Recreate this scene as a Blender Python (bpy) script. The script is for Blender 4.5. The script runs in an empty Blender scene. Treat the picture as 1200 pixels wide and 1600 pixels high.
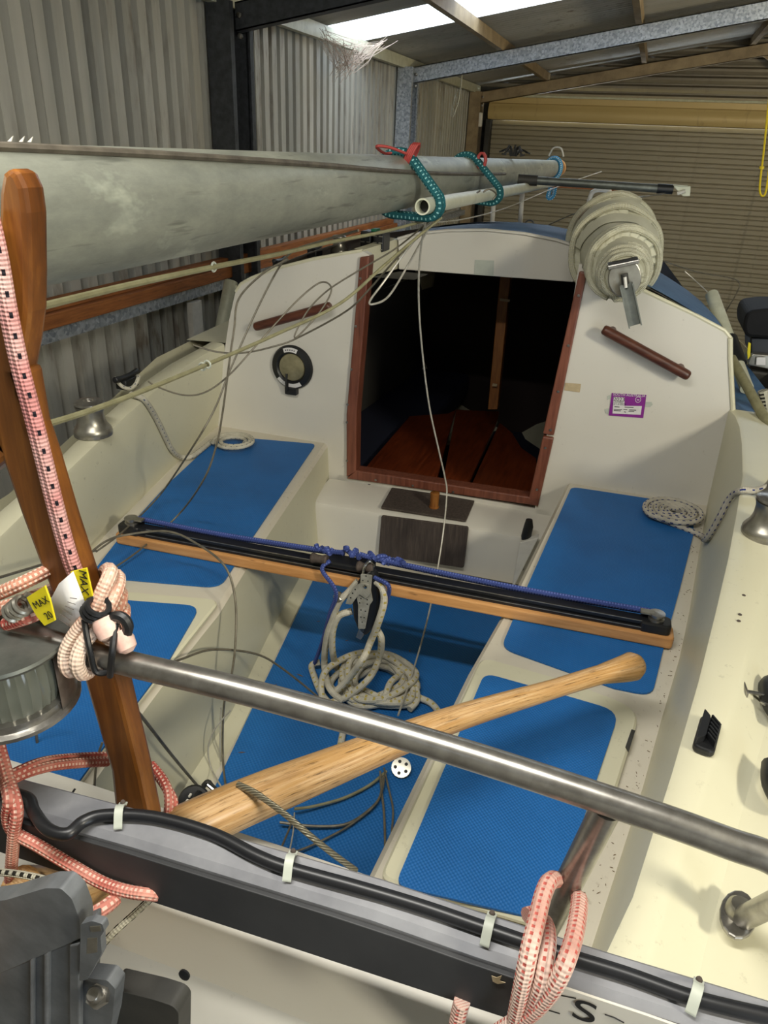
import bpy, bmesh, math, random
from mathutils import Vector, Matrix
random.seed(7)
SC = bpy.context.scene
COL = SC.collection
PI = math.pi

# ------------------------------------------------------------------ camera
F = 1152.0                                  # focal length in pixels of a 1200 x 1600 frame
CAM = Vector((0, 0, 2.2))
DOWN = Vector((-105 / F, 2300 / F, 1)).normalized()
YA = Vector((425 / F, -556 / F, 1)); YA = (YA - DOWN * YA.dot(DOWN)).normalized()
ZA = -DOWN
XA = YA.cross(ZA)
cd = bpy.data.cameras.new('camera'); cam = bpy.data.objects.new('camera', cd); COL.objects.link(cam)
cd.sensor_fit = 'HORIZONTAL'; cd.sensor_width = 36; cd.lens = 36 * F / 1200; cd.clip_start = .02
cam.matrix_world = Matrix(((XA.x, -XA.y, -XA.z, 0), (YA.x, -YA.y, -YA.z, 0), (ZA.x, -ZA.y, -ZA.z, CAM.z), (0, 0, 0, 1)))
SC.camera = cam

# ------------------------------------------------------------------ light
SC.view_settings.view_transform = 'Standard'; SC.view_settings.look = 'None'
SC.view_settings.gamma = 1; SC.view_settings.use_curve_mapping = False
SC.view_settings.exposure = 0.34
w = bpy.data.worlds.new('overcast_sky'); SC.world = w; w.use_nodes = True
w.node_tree.nodes['Background'].inputs[0].default_value = (.80, .90, 1.0, 1)
w.node_tree.nodes['Background'].inputs[1].default_value = 4.6
def area(name, loc, target, size, power, col, sy=None):
    l = bpy.data.lights.new(name, 'AREA'); l.energy = power; l.color = col; l.size = size
    if sy: l.shape = 'RECTANGLE'; l.size_y = sy
    o = bpy.data.objects.new(name, l); COL.objects.link(o); o.location = loc
    o.rotation_euler = (Vector(target) - Vector(loc)).to_track_quat('-Z', 'Y').to_euler()
area('work_lamp', (2.1, -.35, 2.85), (-.3, 1.5, 1.3), .35, 44, (1, .93, .75))
area('far_lamp', (2.7, 4.6, 2.85), (0, 8.5, 1.8), .3, 46, (1, .84, .52))
tl = area('tube_lamp', (-.40, .22, 2.98), (-.40, .22, 0), 1.15, 26, (1, .97, .9), .07)

# ------------------------------------------------------------------ pixel -> point on a plane
def ray(u, v):
    c = Vector(((u - 600) / F, (v - 800) / F, 1)); return Vector((XA.dot(c), YA.dot(c), ZA.dot(c)))
def P(u, v, x=None, y=None, z=None, zf=None):
    r = ray(u, v)
    if x is not None: t = x / r.x
    elif y is not None: t = y / r.y
    elif z is not None: t = (z - CAM.z) / r.z
    else:
        t = (1.5 - CAM.z) / r.z
        for _ in range(30): t = (zf(t * r.y) - CAM.z) / r.z
    return CAM + r * t

# ------------------------------------------------------------------ materials
def lin(h):
    h = h.lstrip('#'); c = [int(h[i:i + 2], 16) / 255 for i in (0, 2, 4)]
    return tuple(x / 12.92 if x <= .04045 else ((x + .055) / 1.055) ** 2.4 for x in c) + (1,)
class NT:
    def __init__(s, name):
        s.m = bpy.data.materials.new(name); s.m.use_nodes = True; s.t = s.m.node_tree
        s.b = s.t.nodes['Principled BSDF']
    def n(s, typ, **kw):
        nd = s.t.nodes.new(typ)
        for k, v in kw.items():
            if k.startswith('i_'):
                key = k[2:]; key = int(key) if key.isdigit() else key
                nd.inputs[key].default_value = v
            else: setattr(nd, k, v)
        return nd
    def l(s, a, b): s.t.links.new(a, b)
    def math(s, op, a, b=None, c=None):
        nd = s.n('ShaderNodeMath', operation=op)
        for i, x in enumerate((a, b, c)):
            if x is None: continue
            if isinstance(x, (int, float)): nd.inputs[i].default_value = x
            else: s.l(x, nd.inputs[i])
        return nd.outputs[0]
    def noise(s, scale, detail=4, vec=None, rough=.6, stretch=None, uv=False):
        tc = s.n('ShaderNodeTexCoord'); mp = s.n('ShaderNodeMapping')
        s.l(tc.outputs['UV' if uv else 'Object'], mp.inputs[0])
        if stretch: mp.inputs['Scale'].default_value = stretch
        nz = s.n('ShaderNodeTexNoise'); nz.inputs['Scale'].default_value = scale; nz.inputs['Detail'].default_value = detail
        nz.inputs['Roughness'].default_value = rough
        s.l(mp.outputs[0], nz.inputs['Vector']); return nz.outputs['Fac']
    def ramp(s, fac, stops):
        r = s.n('ShaderNodeValToRGB'); el = r.color_ramp.elements
        while len(el) < len(stops): el.new(.5)
        for e, (p, c) in zip(el, stops): e.position = p; e.color = c
        s.l(fac, r.inputs[0]); return r.outputs[0]
    def mix(s, fac, a, b, mode='MIX'):
        nd = s.n('ShaderNodeMix', data_type='RGBA', blend_type=mode)
        for sock, x in ((nd.inputs[0], fac), (nd.inputs[6], a), (nd.inputs[7], b)):
            if isinstance(x, (int, float, tuple)): sock.default_value = x
            else: s.l(x, sock)
        return nd.outputs[2]
    def bump(s, h, strength=.3, dist=.002):
        b = s.n('ShaderNodeBump'); b.inputs['Strength'].default_value = strength; b.inputs['Distance'].default_value = dist
        s.l(h, b.inputs['Height']); s.l(b.outputs[0], s.b.inputs['Normal'])
    def base(s, c):
        if isinstance(c, tuple): s.b.inputs['Base Color'].default_value = c
        else: s.l(c, s.b.inputs['Base Color'])
    def set(s, rough=.5, metal=0, spec=.5):
        s.b.inputs['Roughness'].default_value = rough; s.b.inputs['Metallic'].default_value = metal
        s.b.inputs['Specular IOR Level'].default_value = spec
def mottle(name, c1, c2, scale=6, rough=.5, metal=0, bump=0, stretch=None, detail=5, lo=.35, hi=.65, bd=.002, spec=.5, uv=False):
    t = NT(name); f = t.noise(scale, detail, stretch=stretch, uv=uv)
    t.base(t.ramp(f, [(lo, lin(c1)), (hi, lin(c2))])); t.set(rough, metal, spec)
    if bump: t.bump(f, bump, bd)
    return t.m
def wood(name, dark, mid, light, axis=1, scale=9, rough=.4, specks=False):
    t = NT(name); st = [14, 14, 14]; st[axis] = 1.1
    f = t.noise(scale, 8, stretch=tuple(st), rough=.65)
    c = t.ramp(f, [(.3, lin(dark)), (.5, lin(mid)), (.68, lin(light))])
    g = t.noise(2.2, 4)
    c = t.mix(t.ramp(g, [(.35, (.5, .5, .5, 1)), (.65, (1, 1, 1, 1))]), c, c, 'MULTIPLY') if False else c
    c2 = t.mix(.35, c, t.ramp(g, [(.35, lin(dark)), (.65, lin(light))]))
    if specks:
        k = t.noise(30, 3, stretch=tuple(1.0 if i != axis else .25 for i in range(3)))
        c2 = t.mix(t.ramp(k, [(.64, (0, 0, 0, 1)), (.72, (1, 1, 1, 1))]), c2, lin('#4a2f16'))
    t.base(c2); t.set(rough); t.bump(f, .15, .001); return t.m
def gel(name, c, dirt='#8d8672', amount=.62):
    t = NT(name)
    big = t.noise(1.7, 4); sm = t.noise(60, 4, rough=.7)
    a = t.ramp(big, [(.3, lin(c)), (.75, tuple(x * .90 for x in lin(c)[:3]) + (1,))])
    m = t.math('MULTIPLY', t.ramp(big, [(.35, (0, 0, 0, 1)), (.8, (1, 1, 1, 1))]), t.ramp(sm, [(amount, (0, 0, 0, 1)), (amount + .12, (1, 1, 1, 1))]))
    t.base(t.mix(m, a, lin(dirt))); t.set(.38); return t.m
def rope(name, base, fleck, freq=38, ratio=.42, rows=3, width=.33, second=None, rough=.8, bump=.6):
    t = NT(name); uv = t.n('ShaderNodeTexCoord').outputs['UV']
    sp = t.n('ShaderNodeSeparateXYZ'); t.l(uv, sp.inputs[0]); u, v = sp.outputs[0], sp.outputs[1]
    vr = t.math('MULTIPLY', v, rows)
    a = t.math('FRACT', t.math('ADD', t.math('MULTIPLY', u, freq), t.math('MULTIPLY', t.math('FLOOR', vr), .5)))
    b = t.math('FRACT', vr)
    m = t.math('MULTIPLY', t.math('LESS_THAN', a, ratio), t.math('LESS_THAN', b, width))
    nz = t.noise(25, 3, stretch=(1, 1, 1))
    bc = t.ramp(nz, [(.35, tuple(x * .72 for x in lin(base)[:3]) + (1,)), (.7, lin(base))])
    if second:
        s2 = t.noise(9, 3); bc = t.mix(t.ramp(s2, [(.42, (0, 0, 0, 1)), (.6, (1, 1, 1, 1))]), bc, lin(second))
    # braid relief
    p1 = t.math('SINE', t.math('ADD', t.math('MULTIPLY', u, 900), t.math('MULTIPLY', v, 2 * PI * 6)))
    p2 = t.math('SINE', t.math('SUBTRACT', t.math('MULTIPLY', u, 900), t.math('MULTIPLY', v, 2 * PI * 6)))
    h = t.math('MULTIPLY', p1, p2)
    t.base(t.mix(m, bc, lin(fleck))); t.set(rough, 0, .2); t.bump(h, bump, .0008); return t.m
def plain(name, c, rough=.5, metal=0, spec=.5):
    t = NT(name); f = t.noise(40, 3)
    l = lin(c); t.base(t.ramp(f, [(.3, tuple(x * .88 for x in l[:3]) + (1,)), (.7, l)])); t.set(rough, metal, spec); return t.m
def sheet_metal(name, c1, c2, stain, scale=3, stretch=(1, 1, .12), amt=.55, rough=.5, metal=.25):
    t = NT(name); f = t.noise(scale, 6, stretch=stretch); g = t.noise(1.1, 5); d = t.noise(14, 5, stretch=(1, 1, .25))
    c = t.ramp(f, [(.3, lin(c1)), (.7, lin(c2))])
    m = t.math('MULTIPLY', t.ramp(g, [(.4, (0, 0, 0, 1)), (.75, (1, 1, 1, 1))]), t.ramp(d, [(amt, (0, 0, 0, 1)), (amt + .15, (1, 1, 1, 1))]))
    t.base(t.mix(m, c, lin(stain))); t.set(rough, metal); return t.m
def nonskid(name, c, pitch=230):
    t = NT(name); co = t.n('ShaderNodeTexCoord').outputs['Object']; sp = t.n('ShaderNodeSeparateXYZ'); t.l(co, sp.inputs[0])
    sx = t.math('SINE', t.math('MULTIPLY', sp.outputs[0], 2 * PI * pitch / 1.6)); sy = t.math('SINE', t.math('MULTIPLY', sp.outputs[1], 2 * PI * pitch / 1.6))
    h = t.math('MULTIPLY', sx, sy)
    f = t.noise(5, 5); l = lin(c); d = t.noise(90, 3, rough=.8)
    cc = t.ramp(f, [(.3, tuple(x * .82 for x in l[:3]) + (1,)), (.7, tuple(min(1, x * 1.08) for x in l[:3]) + (1,))])
    cc = t.mix(t.math('MULTIPLY', t.math('GREATER_THAN', h, .25), .22), cc, lin('#4f86bd'))
    cc = t.mix(t.ramp(d, [(.72, (0, 0, 0, 1)), (.78, (.7, .7, .7, 1))]), cc, lin('#8fa0ac'))
    t.base(cc); t.set(.55, 0, .3); t.bump(h, .35, .0012); return t.m
M = {}
M['gel'] = gel('cream_gelcoat', '#d3cfb4')
M['gelw'] = gel('white_gelcoat', '#d5d1c6', '#9a9486', .66)
M['geldirty'] = gel('worn_gelcoat', '#d0c9b8', '#7d6c55', .60)
M['nonskid'] = nonskid('blue_nonskid_mat', '#1a63a8')
M['roofblue'] = mottle('blue_deck_paint', '#39618f', '#4a749f', 14, .6)
M['sole'] = nonskid('blue_sole_mat', '#1b63a6', 160)
M['teak'] = wood('dark_teak', '#4a251b', '#71402f', '#87523f', 2, 8, .45)
M['teakx'] = wood('dark_teak_rail', '#2e150e', '#512a1c', '#6b3d29', 0, 8, .4)
M['crutch'] = wood('varnished_crutch_wood', '#3c1f0b', '#6e3f18', '#9a6226', 2, 4, .35)
M['plate'] = mottle('drilled_steel_plate', '#8f8d82', '#b3b1a6', 40, .4, .35)
def tiller_mat():
    t = NT('worn_tiller_wood'); f = t.noise(7, 9, stretch=(1.1, 5.5, 1), uv=True, rough=.7); g = t.noise(3, 5, stretch=(1.2, 1.5, 1), uv=True); k = t.noise(9, 6, stretch=(2.2, 5, 1), uv=True, rough=.75)
    c = t.ramp(f, [(.30, lin('#8f6c45')), (.48, lin('#bd9769')), (.66, lin('#d6b98f'))])
    c = t.mix(t.ramp(g, [(.42, (0, 0, 0, 1)), (.62, (.6, .6, .6, 1))]), c, lin('#b5853f'))
    c = t.mix(t.ramp(k, [(.54, (0, 0, 0, 1)), (.66, (.9, .9, .9, 1))]), c, lin('#4d351f'))
    t.base(c); t.set(.33); return t.m
M['tiller'] = tiller_mat()
M['rudder'] = wood('rudder_head_wood', '#7a5326', '#a8763a', '#c49a5c', 0, 6, .4, True)
M['pine'] = wood('traveller_timber', '#a87340', '#c48d55', '#d4a36b', 0, 8, .45, True)
M['plank'] = wood('rough_orange_timber', '#5c3216', '#8f5527', '#a96a35', 1, 6, .75, True)
M['table'] = wood('cabin_mahogany', '#3c170b', '#6b2c14', '#864020', 1, 6, .3)
M['cabinpost'] = wood('cabin_post_timber', '#5d3514', '#8c5522', '#a06a2e', 2, 6, .5)
M['weathered'] = wood('weathered_pad_timber', '#2f2824', '#453b35', '#5a4f47', 2, 9, .8)
M['steel'] = mottle('brushed_stainless', '#8b8882', '#a5a29c', 60, .30, .88)
M['chrome'] = mottle('polished_stainless', '#9a9a98', '#bdbdbb', 20, .14, 1)
M['winch'] = mottle('worn_winch_alloy', '#8a877d', '#aaa79c', 18, .34, .85)
def mast_mat():
    t = NT('scratched_mast_alloy'); f = t.noise(16, 7, stretch=(1, .35, 1), rough=.7); g = t.noise(5, 6, stretch=(1, .6, 1.2), rough=.7)
    s = t.noise(70, 3, stretch=(1, .08, 1)); c = t.ramp(f, [(.3, lin('#83867c')), (.7, lin('#b0b2a3'))])
    c = t.mix(t.ramp(g, [(.57, (0, 0, 0, 1)), (.64, (.75, .75, .75, 1))]), c, lin('#c3c8b6'))
    c = t.mix(t.ramp(s, [(.60, (0, 0, 0, 1)), (.68, (.6, .6, .6, 1))]), c, lin('#5f625a'))
    t.base(c); t.set(.44, .55); t.bump(f, .12, .0006); return t.m
M['mast'] = mast_mat()
M['track'] = mottle('grimy_track_alloy', '#4d473e', '#6a6357', 30, .6, .4)
M['alloy'] = mottle('grey_spar_alloy', '#60645f', '#787c76', 25, .45, .7)
M['polewhite'] = mottle('pale_anodised_pole', '#b9baa4', '#cccdb8', 20, .35, .1)
def galv_mat():
    t = NT('galvanised_steel'); tc = t.n('ShaderNodeTexCoord'); vo = t.n('ShaderNodeTexVoronoi'); vo.inputs['Scale'].default_value = 75
    t.l(tc.outputs['Object'], vo.inputs['Vector'])
    t.base(t.ramp(vo.outputs['Color'], [(.1, lin('#868e99')), (.9, lin('#c2c9d1'))])); t.set(.5, .6); return t.m
M['galv'] = galv_mat()
M['wall'] = sheet_metal('ribbed_wall_sheet', '#9b9c96', '#c9c7bd', '#5d4a35', 5, (1, 1, .06), .5)
M['roof'] = sheet_metal('roof_sheet', '#a09f98', '#b7b5ac', '#6a6052', 3, (.12, 1, 1))
M['gable'] = sheet_metal('gable_sheet', '#5f5a50', '#777062', '#463e33', 3, (.12, 1, 1))
M['slat'] = sheet_metal('roller_door_slat', '#817a66', '#8f8772', '#5a5140', 2, (.15, 1, 1), .6, .55, .1)
M['drum'] = sheet_metal('roller_drum_sheet', '#b09a66', '#c2ab74', '#6e5c38', 2, (.15, 1, 1), .6, .5, .1)
M['purlin'] = mottle('tan_purlin', '#7d6c52', '#9c8a6b', 8, .6)
M['galvshade'] = mottle('shaded_galvanised', '#3c3f42', '#4d5054', 30, .55, .5)  # galvanised steel with the shade on the nearest frame put into its colour
M['darksteel'] = mottle('dark_shed_steel', '#30302e', '#454440', 12, .6, .4)
M['concrete'] = mottle('concrete_floor', '#6f6a63', '#8a857c', 5, .9)
M['black'] = plain('black_plastic', '#17181a', .45)
M['matteblack'] = mottle('matte_black_cover', '#0d0d0e', '#131315', 20, .65, 0, 0, None, 4, .3, .7, .002, .2)
M['rubber'] = plain('black_cable_rubber', '#1c1d20', .38)
M['chargrey'] = mottle('dark_light_board', '#2b2c2e', '#37383a', 10, .6)
M['beamgrey'] = mottle('grey_beam_paint', '#74757a', '#8a8b8f', 14, .5)
M['motorgrey'] = mottle('grey_motor_casting', '#585b5e', '#6e7174', 30, .45, .1, .15)
M['clip'] = plain('translucent_clip', '#b7bcb0', .5)
M['wire'] = mottle('plastic_coated_wire', '#5d584b', '#787263', 60, .45, .3)
M['wirelight'] = mottle('pale_wire', '#a9a59a', '#c4c0b4', 60, .4, .3)
M['stay'] = mottle('greenish_stay_cover', '#7a7658', '#8e8a6a', 40, .5)
M['bluerope'] = rope('blue_control_line', '#3e4d8c', '#5a69a8', 160, .5, 4, .5)
M['sheet'] = rope('cream_mainsheet_rope', '#d2cdbc', '#b3a35c', 50, .28, 2, .26)
M['coilb'] = rope('white_rope_blue_fleck', '#c9c3b4', '#25306b', 50, .38, 4, .3)
M['coilg'] = rope('cream_rope_dark_fleck', '#cbc6b4', '#3c4a68', 55, .2, 3, .22)
M['pinkcord'] = rope('pink_cord_black_fleck', '#d38f8b', '#1d1a20', 62, .30, 3, .26, '#d9b2aa')
M['redrope'] = rope('faded_red_rope', '#b9584e', '#dcb8a8', 210, .5, 6, .45, '#cf9484')
M['palerope'] = rope('dusty_pink_rope', '#c79a8c', '#b1584f', 210, .45, 6, .4, '#d6bcae')
M['cordpale'] = mottle('frayed_pale_cord', '#cfa597', '#e0c6b8', 60, .8)
M['peach'] = rope('peach_lashing_rope', '#d0937b', '#dfc8b4', 240, .5, 7, .5, '#dcc3b0')
M['teal'] = rope('teal_lashing_rope', '#1f5a60', '#7fb0b0', 110, .3, 4, .4)
M['skyrope'] = rope('light_blue_rope', '#4a9ac8', '#d9e6ea', 110, .4, 4, .4)
M['yellowrope'] = plain('yellow_cord', '#e0c41e', .6)
M['whitecord'] = rope('white_cord_black_fleck', '#bdb9a6', '#26241f', 90, .5, 2, .4)
M['redelastic'] = plain('red_elastic', '#9c3a35', .7)
M['sail'] = mottle('furled_sailcloth', '#b3b19a', '#c9c7b2', 7, .75, 0, .4, None, 5, .3, .7, .006)
M['bolt'] = rope('sail_boltrope', '#cdcab2', '#bdb99f', 120, .5, 1, .5, None, .8, .9)
M['red'] = plain('red_cloth', '#b3182c', .6)
M['white'] = plain('white_paint', '#d6d3ca', .4)
M['purple'] = plain('purple_print', '#84278a', .45)
M['paper'] = plain('paper_white', '#d8d6d4', .6)
M['tape'] = mottle('beige_tape', '#a99877', '#bba987', 40, .6)
M['yellow'] = plain('yellow_label', '#e3d21c', .45)
M['ink'] = plain('black_ink', '#141414', .6)
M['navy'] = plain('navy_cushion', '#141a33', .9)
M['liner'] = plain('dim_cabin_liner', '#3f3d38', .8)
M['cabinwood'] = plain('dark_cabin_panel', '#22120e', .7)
M['orange'] = plain('orange_plastic', '#b8571a', .5)
M['dry'] = plain('dry_leaf_litter', '#6b5232', .8)
M['web'] = plain('dusty_cobweb', '#b3a294', .9)
def glass_mat():
    t = NT('clear_lens'); t.b.inputs['Transmission Weight'].default_value = .45; t.b.inputs['Roughness'].default_value = .1
    t.base(lin('#7f8379')); return t.m
M['glass'] = glass_mat()
M['ventlens'] = mottle('amber_vent_lens', '#6f6a52', '#8b8468', 20, .15)
def sky_mat():
    t = NT('translucent_roof_panel'); tr = t.n('ShaderNodeBsdfTranslucent'); tp = t.n('ShaderNodeBsdfTransparent'); mx = t.n('ShaderNodeMixShader')
    f = t.noise(4, 4); t.l(t.ramp(f, [(.3, (.9, .92, .93, 1)), (.7, (1, 1, 1, 1))]), tr.inputs[0])
    tp.inputs[0].default_value = (.95, .97, 1, 1); mx.inputs[0].default_value = .7
    t.l(tr.outputs[0], mx.inputs[1]); t.l(tp.outputs[0], mx.inputs[2]); t.l(mx.outputs[0], t.t.nodes['Material Output'].inputs[0]); return t.m
M['skylight'] = sky_mat()

# ------------------------------------------------------------------ mesh builder
def smoothpath(pts, sub=6, closed=False):
    pts = [Vector(p) for p in pts]; n = len(pts)
    if n < 3 or sub < 2: return pts
    out = []; rng = range(n if closed else n - 1)
    for i in rng:
        if closed: p0, p1, p2, p3 = pts[i - 1], pts[i], pts[(i + 1) % n], pts[(i + 2) % n]
        else: p0, p1, p2, p3 = pts[max(i - 1, 0)], pts[i], pts[i + 1], pts[min(i + 2, n - 1)]
        for k in range(sub):
            t = k / sub
            out.append(.5 * ((2 * p1) + (p2 - p0) * t + (2 * p0 - 5 * p1 + 4 * p2 - p3) * t * t + (3 * p1 - p0 - 3 * p2 + p3) * t ** 3))
    if not closed: out.append(pts[-1])
    return out
class MB:
    def __init__(s): s.v = []; s.f = []; s.sm = []; s.uv = {}
    def face(s, idx, smooth=False, uv=None):
        if uv: s.uv[len(s.f)] = uv
        s.f.append(tuple(idx)); s.sm.append(smooth)
    def add(s, vs): i = len(s.v); s.v += [tuple(x) for x in vs]; return i
    def box(s, c, size, rot=None, taper=1):
        c = Vector(c); hx, hy, hz = (x / 2 for x in size); R = rot if rot else Matrix.Identity(3)
        vs = []
        for z in (-hz, hz):
            k = taper if z > 0 else 1
            for x, y in ((-hx, -hy), (hx, -hy), (hx, hy), (-hx, hy)): vs.append(c + R @ Vector((x * k, y * k, z)))
        i = s.add(vs)
        for q in ((3, 2, 1, 0), (4, 5, 6, 7), (0, 1, 5, 4), (1, 2, 6, 5), (2, 3, 7, 6), (3, 0, 4, 7)): s.face([i + k for k in q])
        return s
    def prism(s, poly, off, smooth_side=False):
        """closed polygon of 3D points extruded by off"""
        n = len(poly); off = Vector(off); poly = [Vector(p) for p in poly]
        nrm = Vector((0, 0, 0))
        for a in range(n):
            p, q = poly[a], poly[(a + 1) % n]; nrm += p.cross(q)
        if nrm.dot(off) < 0: poly = poly[::-1]
        i = s.add(poly + [p + off for p in poly])
        s.face([i + k for k in range(n - 1, -1, -1)]); s.face([i + n + k for k in range(n)])
        for k in range(n): s.face((i + k, i + (k + 1) % n, i + n + (k + 1) % n, i + n + k), smooth_side)
        return s
    def strip(s, A, B, smooth=False):
        n = len(A); i = s.add(list(A) + list(B))
        for k in range(n - 1): s.face((i + k, i + k + 1, i + n + k + 1, i + n + k), smooth)
        return s
    def loft(s, rings, closed=True, cap=True, smooth=True):
        n = len(rings[0]); i = s.add([p for r in rings for p in r])
        for a in range(len(rings) - 1):
            for k in range(n if closed else n - 1):
                k2 = (k + 1) % n
                s.face((i + a * n + k, i + a * n + k2, i + (a + 1) * n + k2, i + (a + 1) * n + k), smooth)
        if cap and closed:
            s.face([i + k for k in range(n - 1, -1, -1)]); s.face([i + (len(rings) - 1) * n + k for k in range(n)])
        return s
    def tube(s, path, r, n=8, closed=False, cap=True, flat=1.0):
        path = [Vector(p) for p in path]; m = len(path)
        rf = r if callable(r) else (lambda t: r)
        T = []
        for k in range(m):
            a = path[k - 1] if (k > 0 or closed) else path[k]; b = path[(k + 1) % m] if (k < m - 1 or closed) else path[k]
            d = b - a; T.append(d.normalized() if d.length > 1e-9 else Vector((0, 0, 1)))
        up = Vector((0, 0, 1)) if abs(T[0].z) < .9 else Vector((0, 1, 0))
        N = (up - T[0] * up.dot(T[0])).normalized(); L = 0; base = len(s.v); Ls = []
        for k in range(m):
            N = N - T[k] * N.dot(T[k])
            N = N.normalized() if N.length > 1e-6 else T[k].orthogonal().normalized()
            Bn = T[k].cross(N); rr = rf(k / max(1, m - 1))
            if k: L += (path[k] - path[k - 1]).length
            Ls.append(L)
            s.add([path[k] + (N * math.cos(2 * PI * j / n) * flat + Bn * math.sin(2 * PI * j / n)) * rr for j in range(n)])
        for k in range(m if closed else m - 1):
            k2 = (k + 1) % m; l1 = Ls[k]; l2 = Ls[k2] if k2 else Ls[k] + (path[0] - path[-1]).length
            for j in range(n):
                j2 = (j + 1) % n
                s.face((base + k * n + j, base + k * n + j2, base + k2 * n + j2, base + k2 * n + j), True,
                       ((l1, j / n), (l1, (j + 1) / n), (l2, (j + 1) / n), (l2, j / n)))
        if cap and not closed:
            s.face([base + j for j in range(n - 1, -1, -1)]); s.face([base + (m - 1) * n + j for j in range(n)])
        return s
    def lathe(s, prof, o, axis=(0, 0, 1), n=24, smooth=True):
        ax = Vector(axis).normalized(); a = ax.orthogonal().normalized(); b = ax.cross(a); o = Vector(o)
        rings = [[o + ax * h + (a * math.cos(2 * PI * j / n) + b * math.sin(2 * PI * j / n)) * max(r, 1e-4) for j in range(n)] for r, h in prof]
        return s.loft(rings, True, True, smooth)
    def build(s, name, mat, parent=None, bevel=0, seg=2, auto=True):
        me = bpy.data.meshes.new(name); me.from_pydata(s.v, [], s.f)
        me.polygons.foreach_set('use_smooth', s.sm)
        if s.uv:
            ul = me.uv_layers.new(name='UVMap')
            for pi, uvs in s.uv.items():
                p = me.polygons[pi]
                for q, li in enumerate(p.loop_indices): ul.data[li].uv = uvs[q]
        me.materials.append(mat); me.update()
        if any(s.sm): me.set_sharp_from_angle(angle=math.radians(38))
        o = bpy.data.objects.new(name, me); COL.objects.link(o)
        if parent: o.parent = parent; o.matrix_parent_inverse = parent.matrix_world.inverted() if parent.type == 'EMPTY' and False else Matrix.Identity(4)
        if parent:
            off = worldloc(parent)
            if off.length > 0: me.transform(Matrix.Translation(-off))
        if bevel:
            b = o.modifiers.new('bevel', 'BEVEL'); b.width = bevel; b.segments = seg; b.limit_method = 'ANGLE'; b.angle_limit = math.radians(40)
        return o
def worldloc(o):
    v = Vector((0, 0, 0))
    while o: v += o.location; o = o.parent
    return v
def tag(o, label=None, cat=None, group=None, kind=None):
    for k, x in (('label', label), ('category', cat), ('group', group), ('kind', kind)):
        if x: o[k] = x
    return o
def empty(name, loc=(0, 0, 0), label=None, cat=None, group=None, kind=None):
    o = bpy.data.objects.new(name, None); COL.objects.link(o); o.location = loc; o.empty_display_size = .05
    return tag(o, label, cat, group, kind)
def arc(cx, cy, r, a0, a1, n): return [(cx + r * math.cos(a0 + (a1 - a0) * k / n), cy + r * math.sin(a0 + (a1 - a0) * k / n)) for k in range(n + 1)]
def roundpoly(pts, r, n=5):
    """round the corners of a closed 3D polygon"""
    pts = [Vector(p) for p in pts]; out = []; m = len(pts)
    for i in range(m):
        p, a, b = pts[i], pts[i - 1], pts[(i + 1) % m]
        rr = r[i] if isinstance(r, (list, tuple)) else r
        if rr <= 0: out.append(p); continue
        da, db = a - p, b - p
        ra, rb = min(rr, da.length * .45), min(rr, db.length * .45)
        A, B = p + da.normalized() * ra, p + db.normalized() * rb
        for k in range(n + 1):
            t = k / n; out.append(A * (1 - t) ** 2 + p * 2 * t * (1 - t) + B * t * t)
    return out
def resample(tab, y):
    tab = sorted(tab, key=lambda p: p.y)
    if y <= tab[0].y: a, b = tab[0], tab[1]
    elif y >= tab[-1].y: a, b = tab[-2], tab[-1]
    else:
        for a, b in zip(tab, tab[1:]):
            if a.y <= y <= b.y: break
    t = (y - a.y) / (b.y - a.y); return a.lerp(b, t)
def text(s, size, loc, right, up, mat, parent, name='lettering', ext=.0004, align='CENTER', xs=1.0):
    cu = bpy.data.curves.new(name, 'FONT'); cu.body = s; cu.size = size; cu.extrude = ext; cu.align_x = align; cu.align_y = 'CENTER'
    tmp = bpy.data.objects.new(name, cu); COL.objects.link(tmp)
    dg = bpy.context.evaluated_depsgraph_get(); dg.update()
    me = bpy.data.meshes.new_from_object(tmp.evaluated_get(dg)); bpy.data.objects.remove(tmp)
    r = Vector(right).normalized(); u = Vector(up); u = (u - r * u.dot(r)).normalized(); nn = r.cross(u); loc = Vector(loc)
    off = worldloc(parent) if parent else Vector((0, 0, 0))
    me.transform(Matrix(((r.x * xs, u.x, nn.x, loc.x - off.x), (r.y * xs, u.y, nn.y, loc.y - off.y), (r.z * xs, u.z, nn.z, loc.z - off.z), (0, 0, 0, 1))))
    me.materials.clear(); me.materials.append(mat)
    o = bpy.data.objects.new(name, me); COL.objects.link(o); o.parent = parent; return o

# ------------------------------------------------------------------ the shed
XW, YB, YF = -2.05, 9.3, -1.6          # left wall, back wall, end behind the camera
RIDGE = 1.3
def roofz(x): return 2.83 + .171 * (min(x, 2 * RIDGE - x) + 1.92)
tag(MB().box((1.4, 3.9, -.05), (7.2, 11.4, .1)).build('floor', M['concrete']), kind='structure')
wl = empty('wall_left', (XW, 0, 0), kind='structure')
def ribbed(width, pitch=.1, depth=.05, pan=.058):
    out = []; k = 0.0
    while k < width - 1e-6:
        out += [(k, 0), (k + pan, 0), (k + pan + .005, -depth), (k + pitch - .005, -depth)]; k += pitch
    out.append((width, 0)); return out
sheet_me = None; y = YF; i = 0
prof = ribbed(.8)
while y < YB - .05:
    wd = min(.8, YB - y); pr = (prof + [(.83, 0)]) if wd > .79 else [p for p in prof if p[0] <= wd]
    j = .003 * (i % 3)
    A = [(XW + p[1] + j, y + p[0], 0) for p in pr]; B = [(a[0], a[1], 2.80) for a in A]
    MB().strip(A, B).build('cladding_sheet', M['wall'], wl); y += .8; i += 1
tag(MB().box((4.75, 3.85, 1.4), (.04, 10.9, 2.8)).build('wall_right', M['wall']), kind='structure')

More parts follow.
